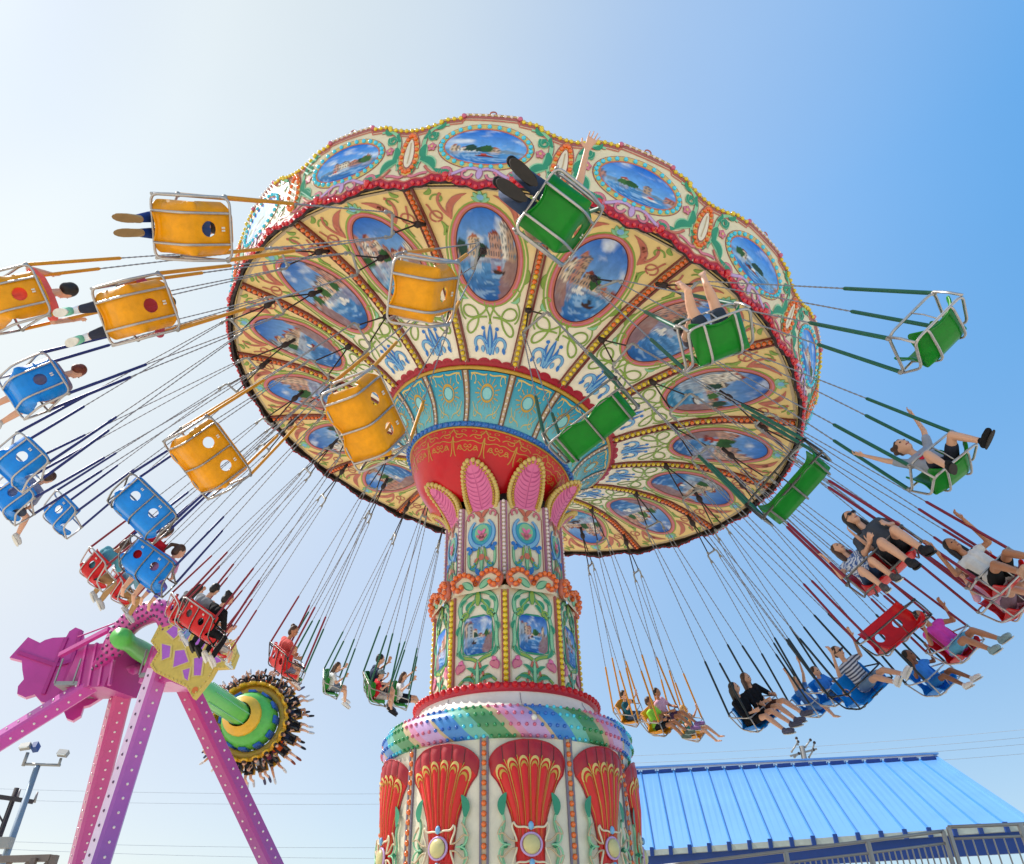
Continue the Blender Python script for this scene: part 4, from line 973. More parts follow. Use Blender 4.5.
    if style == 'curly':
        for i in range(16): a = i*2.4; z = .02+.11*(i/16); r = .088*math.sqrt(max(.1, 1-((z-.03)/.13)**2)); Q((r*math.cos(a), -.03+r*math.sin(a)*.8, z), (.03, .03, .03))
    if style in ('long', 'pony', 'bun'):
        Q((0, -.05, -.02), (.088, .07, .10))
    if style == 'long':
        for q in (-1, 1): hb.capsule(hp((q*.07, -.02, .0)), .035*s, hp((q*.09, -.03, -.20)), .03*s, hm); 
        hb.capsule(hp((0, -.07, -.03)), .075*s, hp((0, -.10, -.26)), .06*s, hm)
    if style == 'pony': hb.capsule(hp((0, -.11, .06)), .035*s, hp((0, -.19, -.0)), .04*s, hm); hb.capsule(hp((0, -.19, .0)), .04*s, hp((0, -.20, -.16)), .015*s, hm)
    if style == 'bun': Q((0, -.085, .10), (.05, .05, .05))
    obj('hair', remesh(hb, 'hair', max(.009, vox*.8), 2), root)
    if cap:
        b = MB(); m = cloth(cap); b.ball(hp((0, -.015, .075)), (.094*s*hs, .10*s*hs, .075*s*hs), m, 14, 8, Hm); b.ball(hp((0, .09, .075)), (.06*s*hs, .06*s*hs, .010*s*hs), m, 12, 5, Hm); b.build('cap', root)
    return root
def rider(key, label, side=0., **k):
    k.setdefault('vox', .0125 if at_px(key) > 60 else .016)
    return person(CHAIRS[key] @ Mx.Translation((side, .10, .02)), label, **k)
def at_px(key):
    p = CHAIRS[key].translation-V((0, 0, EYE)); return F_PX/p.dot(V((0, CP, SP)))
D_ = .215
rider('O1', 'rider in blue jeans and tan soled shoes on the highest left yellow chair', shirt='3a5c9c', bottom='pants', bcol='1f3f86', shoes='a08868', hair='dark', legs='tuck', arms='bar', simple=True, sc=.8, lean=.35)
rider('M2', 'rider in a mauve red top with mint shoes and dark trousers', shirt='b04a5c', sleeve=1.8, bottom='capri', bcol='353848', shoes='7cc4a8', socks='e4e4ec', hair='dark', legs='wide', arms='grip', look=(-25, 0), simple=True, sc=.92, lean=.3)
rider('O2', 'rider in a coral shirt with dark hair at the left edge', shirt='f06a62', sleeve=.7, bcol='404858', hair='dark', arms='grip', legs='mid', look=(-20, 0))
rider('M3', 'boy with reddish brown hair in a grey mauve shirt', shirt='8c7f8e', sleeve=.8, hair='red', arms='bar', legs='mid', sc=.92, look=(-30, -10))
rider('M4', 'rider in a plain grey shirt with bare legs at the left edge', shirt='8a90a8', sleeve=.7, hair='brown', arms='lap', legs='splay', bcol='505868', sc=.9)
rider('D4', 'dark haired rider in a bright red shirt beside a ponytailed girl', side=-D_, shirt='d01c2a', sleeve=.6, hair='brown', style='bun', bottom='shorts', bcol='303844', shoes=None, legs='sit', arms='bar')
rider('D4', 'ponytailed girl in a pink shirt and purple leggings', side=D_, shirt='c98cb4', sleeve=.5, hair='brown', style='pony', bottom='capri', bcol='6a64b4', shoes=None, legs='drop', arms='bar', sc=.82, look=(-50, 0))
rider('M5', 'rider in a teal shirt and tan trousers holding the chains', shirt='57a0b0', sleeve=.9, bottom='pants', bcol='b08c62', shoes='b4b8be', hair='brown', legs='sit', arms='hold', look=(30, 0), skin='tan')
rider('O5', 'rider in a pale blue shirt with tan trousers and grey shoes', shirt='7eb0c0', sleeve=.9, bottom='pants', bcol='b48e60', shoes='b8bcc4', hair='brown', legs='sit', arms='hold')
rider('M6', 'rider with dark hair in a patterned grey top and light jeans', shirt='54565c', pat=mottled('8c8c90', '1e1e22'), sleeve=1.6, bottom='pants', bcol='6c90c4', shoes='d0d4dc', hair='dark', style='long', legs='drop', arms='hold')
rider('D5', 'man with short dark hair in a grey shirt seen from behind', side=-D_, shirt='8d9298', sleeve=.6, bottom='pants', bcol='20222a', shoes='1c1c20', hair='dark', legs='drop', arms='bar')
rider('D5', 'woman in a black top with her hair tied up', side=D_, shirt='18181c', sleeve=1.7, bottom='pants', bcol='18181e', shoes='d8d4d0', hair='dark', style='bun', legs='drop', arms='bar', look=(-30, 0))
rider('O6', 'small child in a white shirt on a red chair', shirt='e2dcd8', sleeve=.6, bcol='d0ccc8', shoes='d8e4ec', hair='brown', style='pony', legs='sit', arms='hold', sc=.78, look=(-50, 0))
rider('D6', 'woman in a coral top with brown hair in a bun', side=-D_, shirt='e0635e', sleeve=.4, bottom='shorts', bcol='c8707a', shoes=None, hair='brown', style='bun', legs='drop', arms='bar', look=(-60, 0), skin='tan')
rider('D6', 'blond toddler in a white shirt beside a woman in coral', side=D_*.7, shirt='e4e2e6', sleeve=.5, bcol='9098b0', shoes='e0d8d8', hair='blond', legs='sit', arms='bar', sc=.62, look=(-50, 0))
rider('O7', 'girl in a white shirt with bare legs on a small green chair', shirt='e6e6e6', sleeve=.5, bcol='88909c', shoes='e0e0e4', hair='brown', style='long', legs='sit', arms='hold', sc=.86, look=(-30, 0))
rider('D7', 'man in a navy shirt with dark hair on a green double', side=-D_, shirt='34405e', sleeve=.7, bottom='shorts', bcol='30343c', shoes='50586c', hair='dark', legs='drop', arms='hold', arm_r='bar')
rider('D7', 'small boy in a red shirt and grey cap', side=D_, shirt='d42230', sleeve=.5, bcol='c8c4c0', shoes='2a2a30', hair='dark', cap='7a8890', legs='sit', arms='hold', sc=.72, look=(-40, 0))
rider('M8', 'girl in white with dark shorts reaching for the chain', shirt='e8e4e8', sleeve=.5, bcol='20242c', shoes=None, hair='brown', style='long', legs='mid', arms='grip', sc=.88, look=(-40, 0))
rider('M10', 'boy in a dark teal shirt beside the lime shirt rider', shirt='1f5868', sleeve=1.2, bcol='4c6488', shoes='2a2a30', hair='dark', legs='sit', arms='hold', sc=.8, look=(-20, 0))
rider('D10', 'rider in a lime green shirt with dark shorts', side=D_, shirt='9ade4a', sleeve=.7, bcol='20242c', shoes='607068', hair='brown', legs='mid', arms='bar', sc=.8, skin='tan')
rider('D10', 'rider in a pale pink shirt beside the lime shirt', side=-D_, shirt='dcaac0', sleeve=.6, bcol='5c4468', shoes='8c6aa0', hair='dark', legs='mid', arms='bar', sc=.85, skin='tan')
rider('O10', 'blond barefoot child in teal on the right yellow chair', shirt='2c7c84', sleeve=.4, bcol='d0a040', shoes=None, hair='blond', style='long', legs='mid', arms='hold', sc=.78)
rider('D11', 'woman with long dark hair in a black top and dark shorts', side=D_, shirt='15161c', sleeve=1.5, bcol='101218', shoes='54566c', hair='dark', style='long', legs='mid', arms='bar', look=(30, 0))
rider('D11', 'second woman in black holding the bar behind her friend', side=-D_, shirt='1a1a20', sleeve=1.2, bcol='54342c', shoes='5c5c70', hair='brown', style='long', legs='mid', arms='bar', look=(10, 0))
rider('O11', 'blond girl in a blue denim dress with one bare foot out', shirt='4a78b8', sleeve=.3, dress=True, shoes=None, socks='e4e4ea', hair='blond', style='long', legs='splay', arms='high', sc=.85)
rider('D12', 'man in sunglasses and a striped shirt, arm on the chain', side=-D_*.6, shirt='9aa0ac', pat=striped('dcdce0', '2c3450', 11.), sleeve=.6, bottom='shorts', bcol='6c88a8', shoes='e0dee0', hair='brown', legs='fwd', arms='grip', glasses=True, look=(15, 0))
rider('M12', 'small boy in a bright blue shirt in front of the striped shirt', shirt='3f86dc', sleeve=.6, bcol='2c5c98', shoes='2a3444', hair='brown', legs='mid', arms='bar', sc=.74, look=(10, 0))
rider('O12', 'dark haired girl in a light blue shirt and white sandals', shirt='3f8ce4', sleeve=.4, bcol='2a7cc8', shoes='e0dede', hair='dark', style='long', legs='mid', arms='hold', sc=.84, skin='brown', look=(20, 0))
rider('M13', 'woman in a magenta top with blue and white shorts', shirt='e04ab0', sleeve=.15, bcol='64b4dc', shoes='8aa4ac', hair='dark', style='bun', legs='mid', arms='hold', glasses=True, skin='tan', look=(20, 0))
rider('D14', 'woman in sunglasses, dark grey shirt and black boots', side=-D_, shirt='4c5058', sleeve=.7, bcol='26282e', shoes='2a2a30', hair='dark', style='long', legs='drop', arms='bar', glasses=True, look=(25, 5), sc=1.08)
rider('D14', 'girl in a white and blue top wearing sandals', side=D_, shirt='b4c4e0', pat=mottled('e4e8f0', '4468a8', 20.), sleeve=.15, bcol='2c4468', shoes='504c50', hair='brown', style='long', legs='drop', arms='hold', sc=.86, look=(35, 10))
rider('M14', 'dark haired woman in a white top and black vest', shirt='e0dcd8', sleeve=.2, bcol='16181c', shoes='c8a088', hair='dark', style='long', legs='mid', arms='grip', skin='tan', vest='1c1e24', look=(15, 0))
rider('O13', 'red haired rider in a pale pink shirt at the right edge', shirt='e0a8bc', sleeve=1.2, bcol='806878', shoes='c8c8c8', hair='red', style='long', legs='mid', arms='hold', look=(20, 0))
rider('M15', 'boy in a grey shirt with red emblem and red soled sneakers', shirt='9a9eac', emblem='d82848', sleeve=.6, bcol='2c3040', shoes='1c1c20', hair='brown', style='curly', legs='hang', arms='up', sc=.82, look=(10, 5))
rider('M0', 'barefoot child with legs over the rim of a green chair', shirt='5c5460', sleeve=.5, bcol='384050', shoes=None, hair='dark', legs='cross', arms='bar', sc=.9, simple=True)
rider('O0', 'rider in jeans and dark shoes with one arm stretched out', shirt='5a6a80', sleeve=.3, bottom='pants', bcol='3c4a68', shoes='1c1c20', hair='dark', legs='tuck', arms=('side', 'bar'), simple=True, fine_hand=True, vox=.0075)
# ================================================================== BACKGROUND: PENDULUM RIDE
M['ride_pink'] = H('ride_pink', 'c83c94', rough=.35, coat=.4, scale=1.2); M['ride_magenta'] = H('ride_magenta', 'b02a80', rough=.4, scale=1.2)
M['ride_light'] = H('ride_light', 'e2c4e0', rough=.35, coat=.3, scale=1.2); M['ride_violet'] = H('ride_violet', '5c3aa0', rough=.35, coat=.3)
M['ride_green'] = H('ride_green', '58b848', rough=.4, coat=.2); M['ride_yellow'] = H('ride_yellow', 'e8b020', rough=.4, coat=.2); M['ornament_yellow'] = H('ornament_yellow', 'd4b450', rough=.5); M['ornament_purple'] = H('ornament_purple', 'b05cc0', rough=.4)
M['ride_blue'] = H('ride_blue', '2060b8', rough=.4)
def grad_leg():
    """paint that runs from magenta at the top of each leg to indigo at the foot (left faces of the near leg carry painted sun glare)"""
    m = mat('leg_fade_paint', (1, 1, 1), rough=.35, coat=.3, attr=True, var=.06, scale=2); return m
M['leg_paint'] = grad_leg()
GP = at_depth(142, 652, 27.0)
proot = empty('pendulum_ride', Mx.Translation((GP.x, GP.y, 0)), 'pink and purple pendulum ride with a green arm and a round gondola, far left', 'pendulum ride')
PI_ = Mx.Translation((-GP.x, -GP.y, 0))
def loc(p): return V(p)-V((GP.x, GP.y, 0))
apR = at_depth(163, 655, 26.2); apL = at_depth(118, 668, 27.4); apL2 = at_depth(135, 652, 27.6); apR2 = at_depth(180, 672, 26.8)
legs = [(apR, at_depth(38, 1050, 21.5), .70, ('d060b4', '5840a4')), (apR2, at_depth(350, 1030, 31), .72, ('c82878', '5c3098')), (apL, at_depth(-330, 945, 23.5), .62, ('c43c98', '9c3cb0')), (apL2+V((-.3, .4, -.4)), at_depth(38, 1030, 31), .76, ('cc3c78', '8c2c90'))]
for top, ft, wd, (c0, c1) in legs:
    a, b = loc(top), loc(ft); b = a+(b-a)*(a.z/(a.z-b.z))   # down to the ground
    d = (b-a).normalized(); x = d.cross(V((0, -1, 0))).normalized(); y = d.cross(x); L = (b-a).length
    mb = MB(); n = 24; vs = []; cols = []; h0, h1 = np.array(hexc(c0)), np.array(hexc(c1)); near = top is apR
    # square welded tube with chamfered corners and a fading coat of paint
    cs = [(-.5, -.36), (-.36, -.5), (.36, -.5), (.5, -.36), (.5, .36), (.36, .5), (-.36, .5), (-.5, .36)]; ca, sa = math.cos(.6), math.sin(.6)
    fn = [x*((p[0]+q[0])*ca-(p[1]+q[1])*sa)+y*((p[0]+q[0])*sa+(p[1]+q[1])*ca) for p, q in zip(cs, cs[1:]+cs[:1])]
    for j in range(8):
        p, q = cs[j], cs[(j+1) % 8]; nrm = fn[j].normalized()
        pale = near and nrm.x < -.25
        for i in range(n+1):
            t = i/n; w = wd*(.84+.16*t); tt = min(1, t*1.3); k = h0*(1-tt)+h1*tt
            if pale: k = np.array(hexc('e6b8dc'))*(1-tt)+np.array(hexc('dcd4ea'))*tt  # sun glare on the near leg's left faces, put into the colour
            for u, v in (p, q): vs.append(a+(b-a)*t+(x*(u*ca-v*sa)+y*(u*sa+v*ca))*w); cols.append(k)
    fs = []
    for j in range(8):
        o_ = j*2*(n+1); fs += [(o_+2*i, o_+2*i+1, o_+2*i+3, o_+2*i+2) for i in range(n)]
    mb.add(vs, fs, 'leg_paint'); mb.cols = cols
    for j in range(0, 8):
        nv = fn[j].normalized()
        if fn[j].length < .95: continue
        t = .03; tv = d.cross(nv)
        while t < 1:
            mb.ball(a+(b-a)*t+nv*wd*(.84+.16*t)*.5+tv*0, .05, 'plum' if near and nv.x < -.25 else 'bulb_white', 6, 4); t += .42/L
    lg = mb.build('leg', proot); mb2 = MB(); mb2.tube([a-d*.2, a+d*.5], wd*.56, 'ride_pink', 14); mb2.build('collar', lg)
# arched box girder over the pivot
mb = MB()
def arch(y0, rad, m, mb): mb.tube(rounded([at_depth(104, 668, 27.4)-V((GP.x, GP.y, 0)), at_depth(128, 620, 27.0)-V((GP.x, GP.y, 0)), at_depth(168, 606, 26.6)-V((GP.x, GP.y, 0)), at_depth(176, 655, 26.3)-V((GP.x, GP.y, 0))], 1.2, n=8), rad, m, 10); 
arch(0, .42, 'ride_pink', mb)
pp = rounded([loc(at_depth(104, 668, 27.4)), loc(at_depth(128, 620, 27.0)), loc(at_depth(168, 606, 26.6)), loc(at_depth(176, 655, 26.3))], 1.2, n=8)
cd = (V((0, 0, EYE))-GP).normalized()
for i in range(len(pp)-1):
    t = (pp[i+1]-pp[i]).normalized(); c1 = (cd-t*cd.dot(t)).normalized(); n1 = t.cross(c1); nn = max(1, round((pp[i+1]-pp[i]).length/.24))
    for q in range(nn):
        c = pp[i].lerp(pp[i+1], q/nn)
        for an in (-.9, -.35, .2, .75): an += .25*(q % 2); mb.ball(c+(c1*math.cos(an)+n1*math.sin(an))*.42, .055, 'plum', 6, 4)
mb.build('arch_girder', proot)
# drive housing between the bearings, beams and grey underside platform
mb = MB(); A1 = loc(at_depth(88, 672, 28.2)); A2 = loc(at_depth(190, 668, 26.2)); mb.beam(A1, A1.lerp(A2, .42), 1.5, 1.6, 'ride_magenta'); mb.beam(A1.lerp(A2, .70), A2, 1.2, 1.3, 'ride_pink')
for t in (.02, .12, .22, .32): mb.beam(A1.lerp(A2, t)+V((0, -.8, .8)), A1.lerp(A2, t+.07)+V((0, -.82, -.8)), .1, .1, 'ride_pink')
mb.beam(loc(at_depth(60, 678, 28))+V((0, -.5, .7)), loc(at_depth(110, 660, 27.2))+V((0, -.7, .9)), .16, .16, 'ride_pink')
mb.tube([loc(at_depth(78, 637, 28.5)), loc(at_depth(128, 618, 27))], .03, 'ride_magenta', 5)
mb.build('drive_housing', proot)
mb = MB()
for px, py, dd, w in ((92, 690, 27.6, 2.0), (172, 682, 26.6, 1.7)): mb.box(loc(at_depth(px, py, dd)), (w, 1.6, .14), 'galvanised'); [mb.beam(loc(at_depth(px, py, dd))+V((-w/2+w*i/3, -.8, 0)), loc(at_depth(px, py, dd))+V((-w/2+w*i/3, -.8, .9)), .05, .05, 'galvanised') for i in range(4)]
mb.build('service_platform', proot)
# outline ornaments at both ends of the axle, cut plates with real thickness
def plate(px, py, d, outline, m, thick, yaw, sc):
    mb = MB(); c = loc(at_depth(px, py, d)); X = Mx.Rotation(yaw, 3, 'Z'); k = len(outline)
    F = [c+X @ V((x*sc, -thick/2, z*sc)) for x, z in outline]; B = [c+X @ V((x*sc, thick/2, z*sc)) for x, z in outline]
    cf, cb = c+X @ V((0, -thick/2, 0)), c+X @ V((0, thick/2, 0))
    mb.add([cf, cb]+F+B, [(0, 2+i, 2+(i+1) % k) for i in range(k)]+[(1, 2+k+(i+1) % k, 2+k+i) for i in range(k)]+[(2+i, 2+k+i, 2+k+(i+1) % k, 2+(i+1) % k) for i in range(k)], m)
    return mb, lambda x, z, off=0.: c+X @ V((x*sc, -thick/2-.012-off, z*sc))
back = [(-.98, .62), (-.70, .52), (-.62, .60), (-.48, .67), (-.32, .70), (-.22, .72), (-.20, .86), (-.10, .97), (.05, .93), (.14, .80), (.16, .66), (.50, .50), (.85, .38), (1.0, .1), (1.02, -.25), (.92, -.55), (.72, -.74), (.62, -.78), (.62, -.98), (.50, -1.10), (.36, -1.06), (.26, -.92), (.20, -.84), (.0, -.80), (-.25, -.76), (-.42, -.62), (-.58, -.70), (-.76, -.64), (-.80, -.48), (-.74, -.32), (-.84, -.12), (-.92, .08), (-1.18, .12)]
mb, f = plate(66, 670, 28.6, back, 'ride_pink', .30, .35, 1.68)
for i, (a, b) in enumerate((((-1.05, .25), (-.2, .05)), ((-.2, .7), (-.25, -.6)), ((-.2, .05), (.5, .4)), ((.05, .9), (.1, -.6)), ((.1, .3), (.6, -.4)))): mb.beam(f(*a), f(*b), .14, .12, 'ride_magenta', (0, 1, 0))
mb.build('rear_ornament', proot)
fan = [(-1.0, .75), (-.6, .95), (.0, .75), (.45, .35), (.85, .28), (1.05, -.05), (1.0, -.35), (.62, -.35), (.55, -.55), (.28, -.98), (.05, -.72), (-.35, -.55), (-.8, -.35), (-.95, -.2), (-.85, .1), (-1.1, .35)]
mb, f = plate(194, 655, 25.4, fan, 'ornament_yellow', .22, -.15, 1.55)
o = Orn(mb, lambda u, v, off: f(u, v, off), .0)
for q in ([(-.80, .55), (-.55, .78), (-.45, .45), (-.55, .35)], [(-.82, .28), (-.55, .22), (-.5, -.05), (-.7, -.12)], [(-.38, .70), (-.1, .62), (-.2, .25), (-.4, .32)], [(-.45, .1), (-.2, .12), (-.02, -.18), (-.38, -.3)], [(.0, .48), (.3, .3), (.22, .05), (-.05, .15)], [(.05, -.1), (.3, -.05), (.35, -.5), (.15, -.5)], [(.42, .1), (.62, .0), (.75, -.22), (.48, -.3)], [(-.15, -.35), (.05, -.3), (.08, -.6), (-.05, -.55)]): o.poly(q, 'ornament_purple', 0); o.stroke(q, .05, 'gold_light', 1, None, True)
o.ring((.88, -.02), .12, .24, .06, 'gold_light', 1, 20); o.disc((.28, -.80), .07, .07, 'orange_paint', 1)
for i in range(60): a, b = fan[int(i/60*16)], fan[(int(i/60*16)+1) % 16]; t = (i/60*16) % 1; mb.ball(f(a[0]*.95+(b[0]-a[0])*t*.95, a[1]*.95+(b[1]-a[1])*t*.95), .035, 'gold_light', 5, 4)
mb.build('front_ornament', proot)
# pendulum arm with counterweight knob, hub and gondola ring
HUB = at_depth(250, 721, 37.5); GS = 1.17; PV = at_depth(140, 650, 27.0); ax = (HUB-PV).normalized(); top = PV-ax*1.0
sx_ = ax.cross(V((0, 0, 1))).normalized(); sy_ = ax.cross(sx_)
def GX(o_): return Mx(((sx_.x, sy_.x, ax.x, o_.x), (sx_.y, sy_.y, ax.y, o_.y), (sx_.z, sy_.z, ax.z, o_.z), (0, 0, 0, 1))) @ Mx.Scale(GS, 4)
LX = PI_ @ GX(HUB); AL = (HUB-PV).length/GS
mb = MB(); mb.lathe([(.0, -AL-1.5), (.26, -AL-1.42), (.31, -AL-1.15), (.24, -AL-.7), (.30, -AL), (.40, -AL*.5), (.42, -1.0)], 14, 'ride_green')
for i in range(26):
    for j in (0, 1, 2, 5): an = j*PI/3; mb.ball((.42*math.cos(an), .42*math.sin(an), -1.1-i*.16), .035, 'green_mint', 5, 4)
mb.build('pendulum_arm', proot, LX)
mb = MB(); mb.lathe([(.50, -1.45), (.78, -1.2), (.82, -1.02), (.5, -.95)], 20, 'ride_yellow'); mb.lathe([(.5, -1.0), (.92, -.82), (1.14, -.35), (1.16, .25), (1.0, .6), (0, .7)], 24, 'ride_green')
for i in range(12): an = 2*PI*i/12; c = V((1.17*math.cos(an), 1.17*math.sin(an), -.05)); mb.beam(c+V((0, 0, -.38)), c+V((0, 0, .4)), .3, .1, 'ride_blue', (math.cos(an), math.sin(an), 0))
mb.build('hub', proot, LX)
GR = 1.62; NS = 22; RS = 1.08
mb = MB(); mb.tube([(GR*math.cos(a), GR*math.sin(a), .45) for a in np.linspace(0, 2*PI, 49)[:-1]], .16, 'ride_yellow', 8, True); mb.tube([(1.36*math.cos(a), 1.36*math.sin(a), .3) for a in np.linspace(0, 2*PI, 41)[:-1]], .2, 'ornament_yellow', 8, True)
for i in range(10): an = 2*PI*i/10; mb.beam((1.0*math.cos(an), 1.0*math.sin(an), .3), (GR*math.cos(an), GR*math.sin(an), .45), .16, .12, 'galvanised')
mb.build('gondola_ring', proot, LX)
mb = MB(); sv = lambda *p: p
mb.box((0, 0, .0), (.40, .40, .10), 'ride_yellow'); mb.box((0, -.24, .36), (.44, .12, .76), 'ride_yellow'); mb.ball((0, -.24, .80), (.16, .09, .16), 'ride_yellow', 8, 6)
for s in (-1, 1): mb.tube([(s*.13, -.18, .7), (s*.13, .06, .72), (s*.12, .14, .5), (s*.10, .13, .18)], .045, 'black_iron', 6)
me_gs = mb.mesh('rider_seat')
protoP = []
PR = [('black', '22222a', '2a2a30', 'fair', 'brown'), ('navy', '26304c', '2a2c34', 'tan', 'brown'), ('orange', 'd85a20', '2c2c30', 'fair', 'dark'), ('plum', '7a3450', '34343c', 'tan', 'dark'), ('pale grey', 'a8a8b0', '5c4a3c', 'fair', 'brown')]
legsets = [('sit', 'drop'), ('drop', 'tuck'), ('drop', 'sit'), ('splay', 'drop'), ('drop', 'drop')]
def copy_tree(o_, X):
    c = o_.copy(); col.objects.link(c); c.matrix_local = X
    for ch in o_.children: d = ch.copy(); col.objects.link(d); d.parent = c
    return c
for i in range(NS):
    an = 2*PI*i/NS+.07; r_ = V((math.cos(an), math.sin(an), 0)); ux = r_.cross(V((0, 0, -1))); tilt = .12
    up = V((0, 0, -1)); xx = r_.cross(up)
    SX = GX(HUB) @ Mx(((xx.x, r_.x, up.x, r_.x*(GR+.22)), (xx.y, r_.y, up.y, r_.y*(GR+.22)), (xx.z, r_.z, up.z, .72), (0, 0, 0, 1)))
    obj('rider_seat', me_gs, proot, PI_ @ SX @ Mx.Scale(RS, 4))
    PX = SX @ Mx.Scale(RS, 4); v = i % 5
    lab = 'distant rider in %s strapped into the pendulum gondola ring' % PR[v][0]
    if i < 5:
        protoP.append(person(PX, lab, shirt=PR[v][1], sleeve=.5, bcol=PR[v][2], skin=PR[v][3], hair=PR[v][4], shoes=('c8c8cc', '2a2a30', '8a4a3c', 'd8d4d0', '50506a')[v], legs=legsets[v][0], llegs=legsets[v][1], arms='hold' if v % 2 else 'grip', vox=.024, group='riders on the pendulum gondola', simple=True))
    else: copy_tree(protoP[v], PX)

# ================================================================== BLUE ROOFED PAVILION, FENCE, POLES, WIRES
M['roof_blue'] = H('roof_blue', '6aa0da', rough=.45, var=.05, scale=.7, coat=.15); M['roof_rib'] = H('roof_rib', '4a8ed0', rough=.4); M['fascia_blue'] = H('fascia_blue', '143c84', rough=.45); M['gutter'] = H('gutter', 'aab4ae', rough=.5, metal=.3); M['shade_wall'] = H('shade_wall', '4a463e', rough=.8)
Ea, Eb, Ra, Rb = at_z(583, 855, 5.0), at_z(1032, 823.5, 5.0), at_z(576, 774.5, 8.6), at_z(936, 758, 8.6)
E0 = Ea; ed = (Eb-Ea).normalized(); nb = V((-ed.y, ed.x, 0))
if nb.y < 0: nb = -nb
PO = V((Ea.x, Ea.y, 0)); pav = empty('pavilion', Mx.Translation(PO), 'open pavilion with a light blue standing seam metal roof behind the ride', 'pavilion')
def PL(s, t, z): return ed*s+nb*t+V((0, 0, z))
def rp(f, t, off=0.): return Ea.lerp(Eb, f).lerp(Ra.lerp(Rb, f), t)-PO+V((0, 0, off))
LE = (Eb-Ea).length; LR = (Rb-Ra).length
mb = MB(); q = [rp(0, 0), rp(1, 0), rp(1, 1), rp(0, 1)]; q2 = [p-V((0, 0, .08)) for p in q]
NR = 21
mb.add(q+q2, [(0, 4, 5, 1), (1, 5, 6, 2), (2, 6, 7, 3), (3, 7, 4, 0)], 'roof_blue')
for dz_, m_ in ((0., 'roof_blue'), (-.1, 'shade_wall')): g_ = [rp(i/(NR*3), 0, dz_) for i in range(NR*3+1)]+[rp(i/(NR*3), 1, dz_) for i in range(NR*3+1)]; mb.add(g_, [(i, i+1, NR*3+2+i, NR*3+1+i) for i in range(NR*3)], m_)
for i in range(NR*3+1):
    f = i/(NR*3); big = i % 3 == 0
    if big: mb.beam(rp(f, .003, .02), rp(f, .997, .02), .035 if big else .02, .075 if big else .025, 'roof_rib' if big else 'roof_blue')
mb.beam(rp(1, 0, .02), rp(1, 1, .02), .12, .12, 'roof_blue')
mb.build('roof', pav)
mb = MB(); mb.beam(rp(-.01, 1, .12), rp(1.005, 1, .12), .5, .07, 'roof_blue')
for i in range(NR): mb.beam(rp((i+.12)/NR, .962, .06), rp((i+.88)/NR, .972, .05), .10, .14, 'fascia_blue')
mb.build('ridge_cap', pav)
mb = MB(); mb.beam(rp(0, 0, -.09)-nb*.09, rp(1, 0, -.09)-nb*.09, .16, .16, 'gutter')
for i in range(NR+1): p = rp(i/NR, 0)-nb*.2; mb.beam(p-V((0, 0, .2)), p+V((0, 0, .06)), .12, .06, 'fascia_blue', (0, 1, 0))
mb.build('gutter', pav)
mb = MB(); mb.beam(rp(0, 0, -.42)+nb*.05, rp(1, 0, -.42)+nb*.05, .12, .52, 'fascia_blue'); mb.build('fascia', pav)
s0 = 0.
for s in (1.0, 7.0, 13.6): mb = MB(); mb.beam(PL(s, .5, 0), PL(s, .5, 4.4), .34, .34, 'fascia_blue'); mb.beam(PL(s, .5, 3.6), PL(s+.9, .5, 4.4), .16, .2, 'fascia_blue'); mb.build('post', pav)
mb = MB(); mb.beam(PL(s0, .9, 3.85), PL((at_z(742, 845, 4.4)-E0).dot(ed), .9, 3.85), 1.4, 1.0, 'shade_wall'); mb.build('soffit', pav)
# raised walkway with galvanised guard rail
def rail(pts, name, label, cat, hgt=1.15, gap=.13, dia=.022, drop=3.2, mid=True):
    rt = empty(name, Mx.Translation((pts[0].x, pts[0].y, 0)), label, cat); o0 = V((pts[0].x, pts[0].y, 0)); P_ = [p-o0 for p in pts]
    mb = MB(); mb.tube(P_, dia*1.2, 'galvanised', 7); mb.tube([p-V((0, 0, .16)) for p in P_], dia*.9, 'galvanised', 6); mb.tube([p-V((0, 0, hgt-.1)) for p in P_], dia, 'galvanised', 6); mb.build('top_rail', rt)
    for a, b in zip(P_, P_[1:]):
        n = max(1, round((b-a).length/gap)); mb = MB()
        for i in range(1, n): p = a.lerp(b, i/n); mb.tube([p-V((0, 0, .16)), p-V((0, 0, hgt-.1))], dia*.55, 'galvanised', 5, False, False)
        mb.build('baluster_panel', rt)
        for q in (0., .985): p = a.lerp(b, q); mb = MB(); mb.beam(p, V((p.x, p.y, 0)), .05, .05, 'galvanised', (0, 1, 0)); mb.build('post', rt)
    mb = MB()
    for a, b in zip(P_, P_[1:]): mb.beam(a-V((0, 0, hgt)), b-V((0, 0, hgt)), 1.0, .1, 'galvanised')
    mb.build('walkway_deck', rt)
rail([at_depth(640, 868.5, 12.3), at_depth(696, 862, 12.1), at_depth(786, 851, 11.8), at_depth(868, 841, 11.5), at_depth(944, 831, 11.3)], 'ramp_railing', 'sloping galvanised ramp railing in front of the blue roofed pavilion', 'railing', gap=.085)
rail([at_depth(948, 827, 11.3), at_depth(1020, 824, 11.2), at_depth(1092, 820, 11.2)], 'platform_railing', 'level galvanised platform railing with thin balusters at right edge', 'railing', gap=.15)
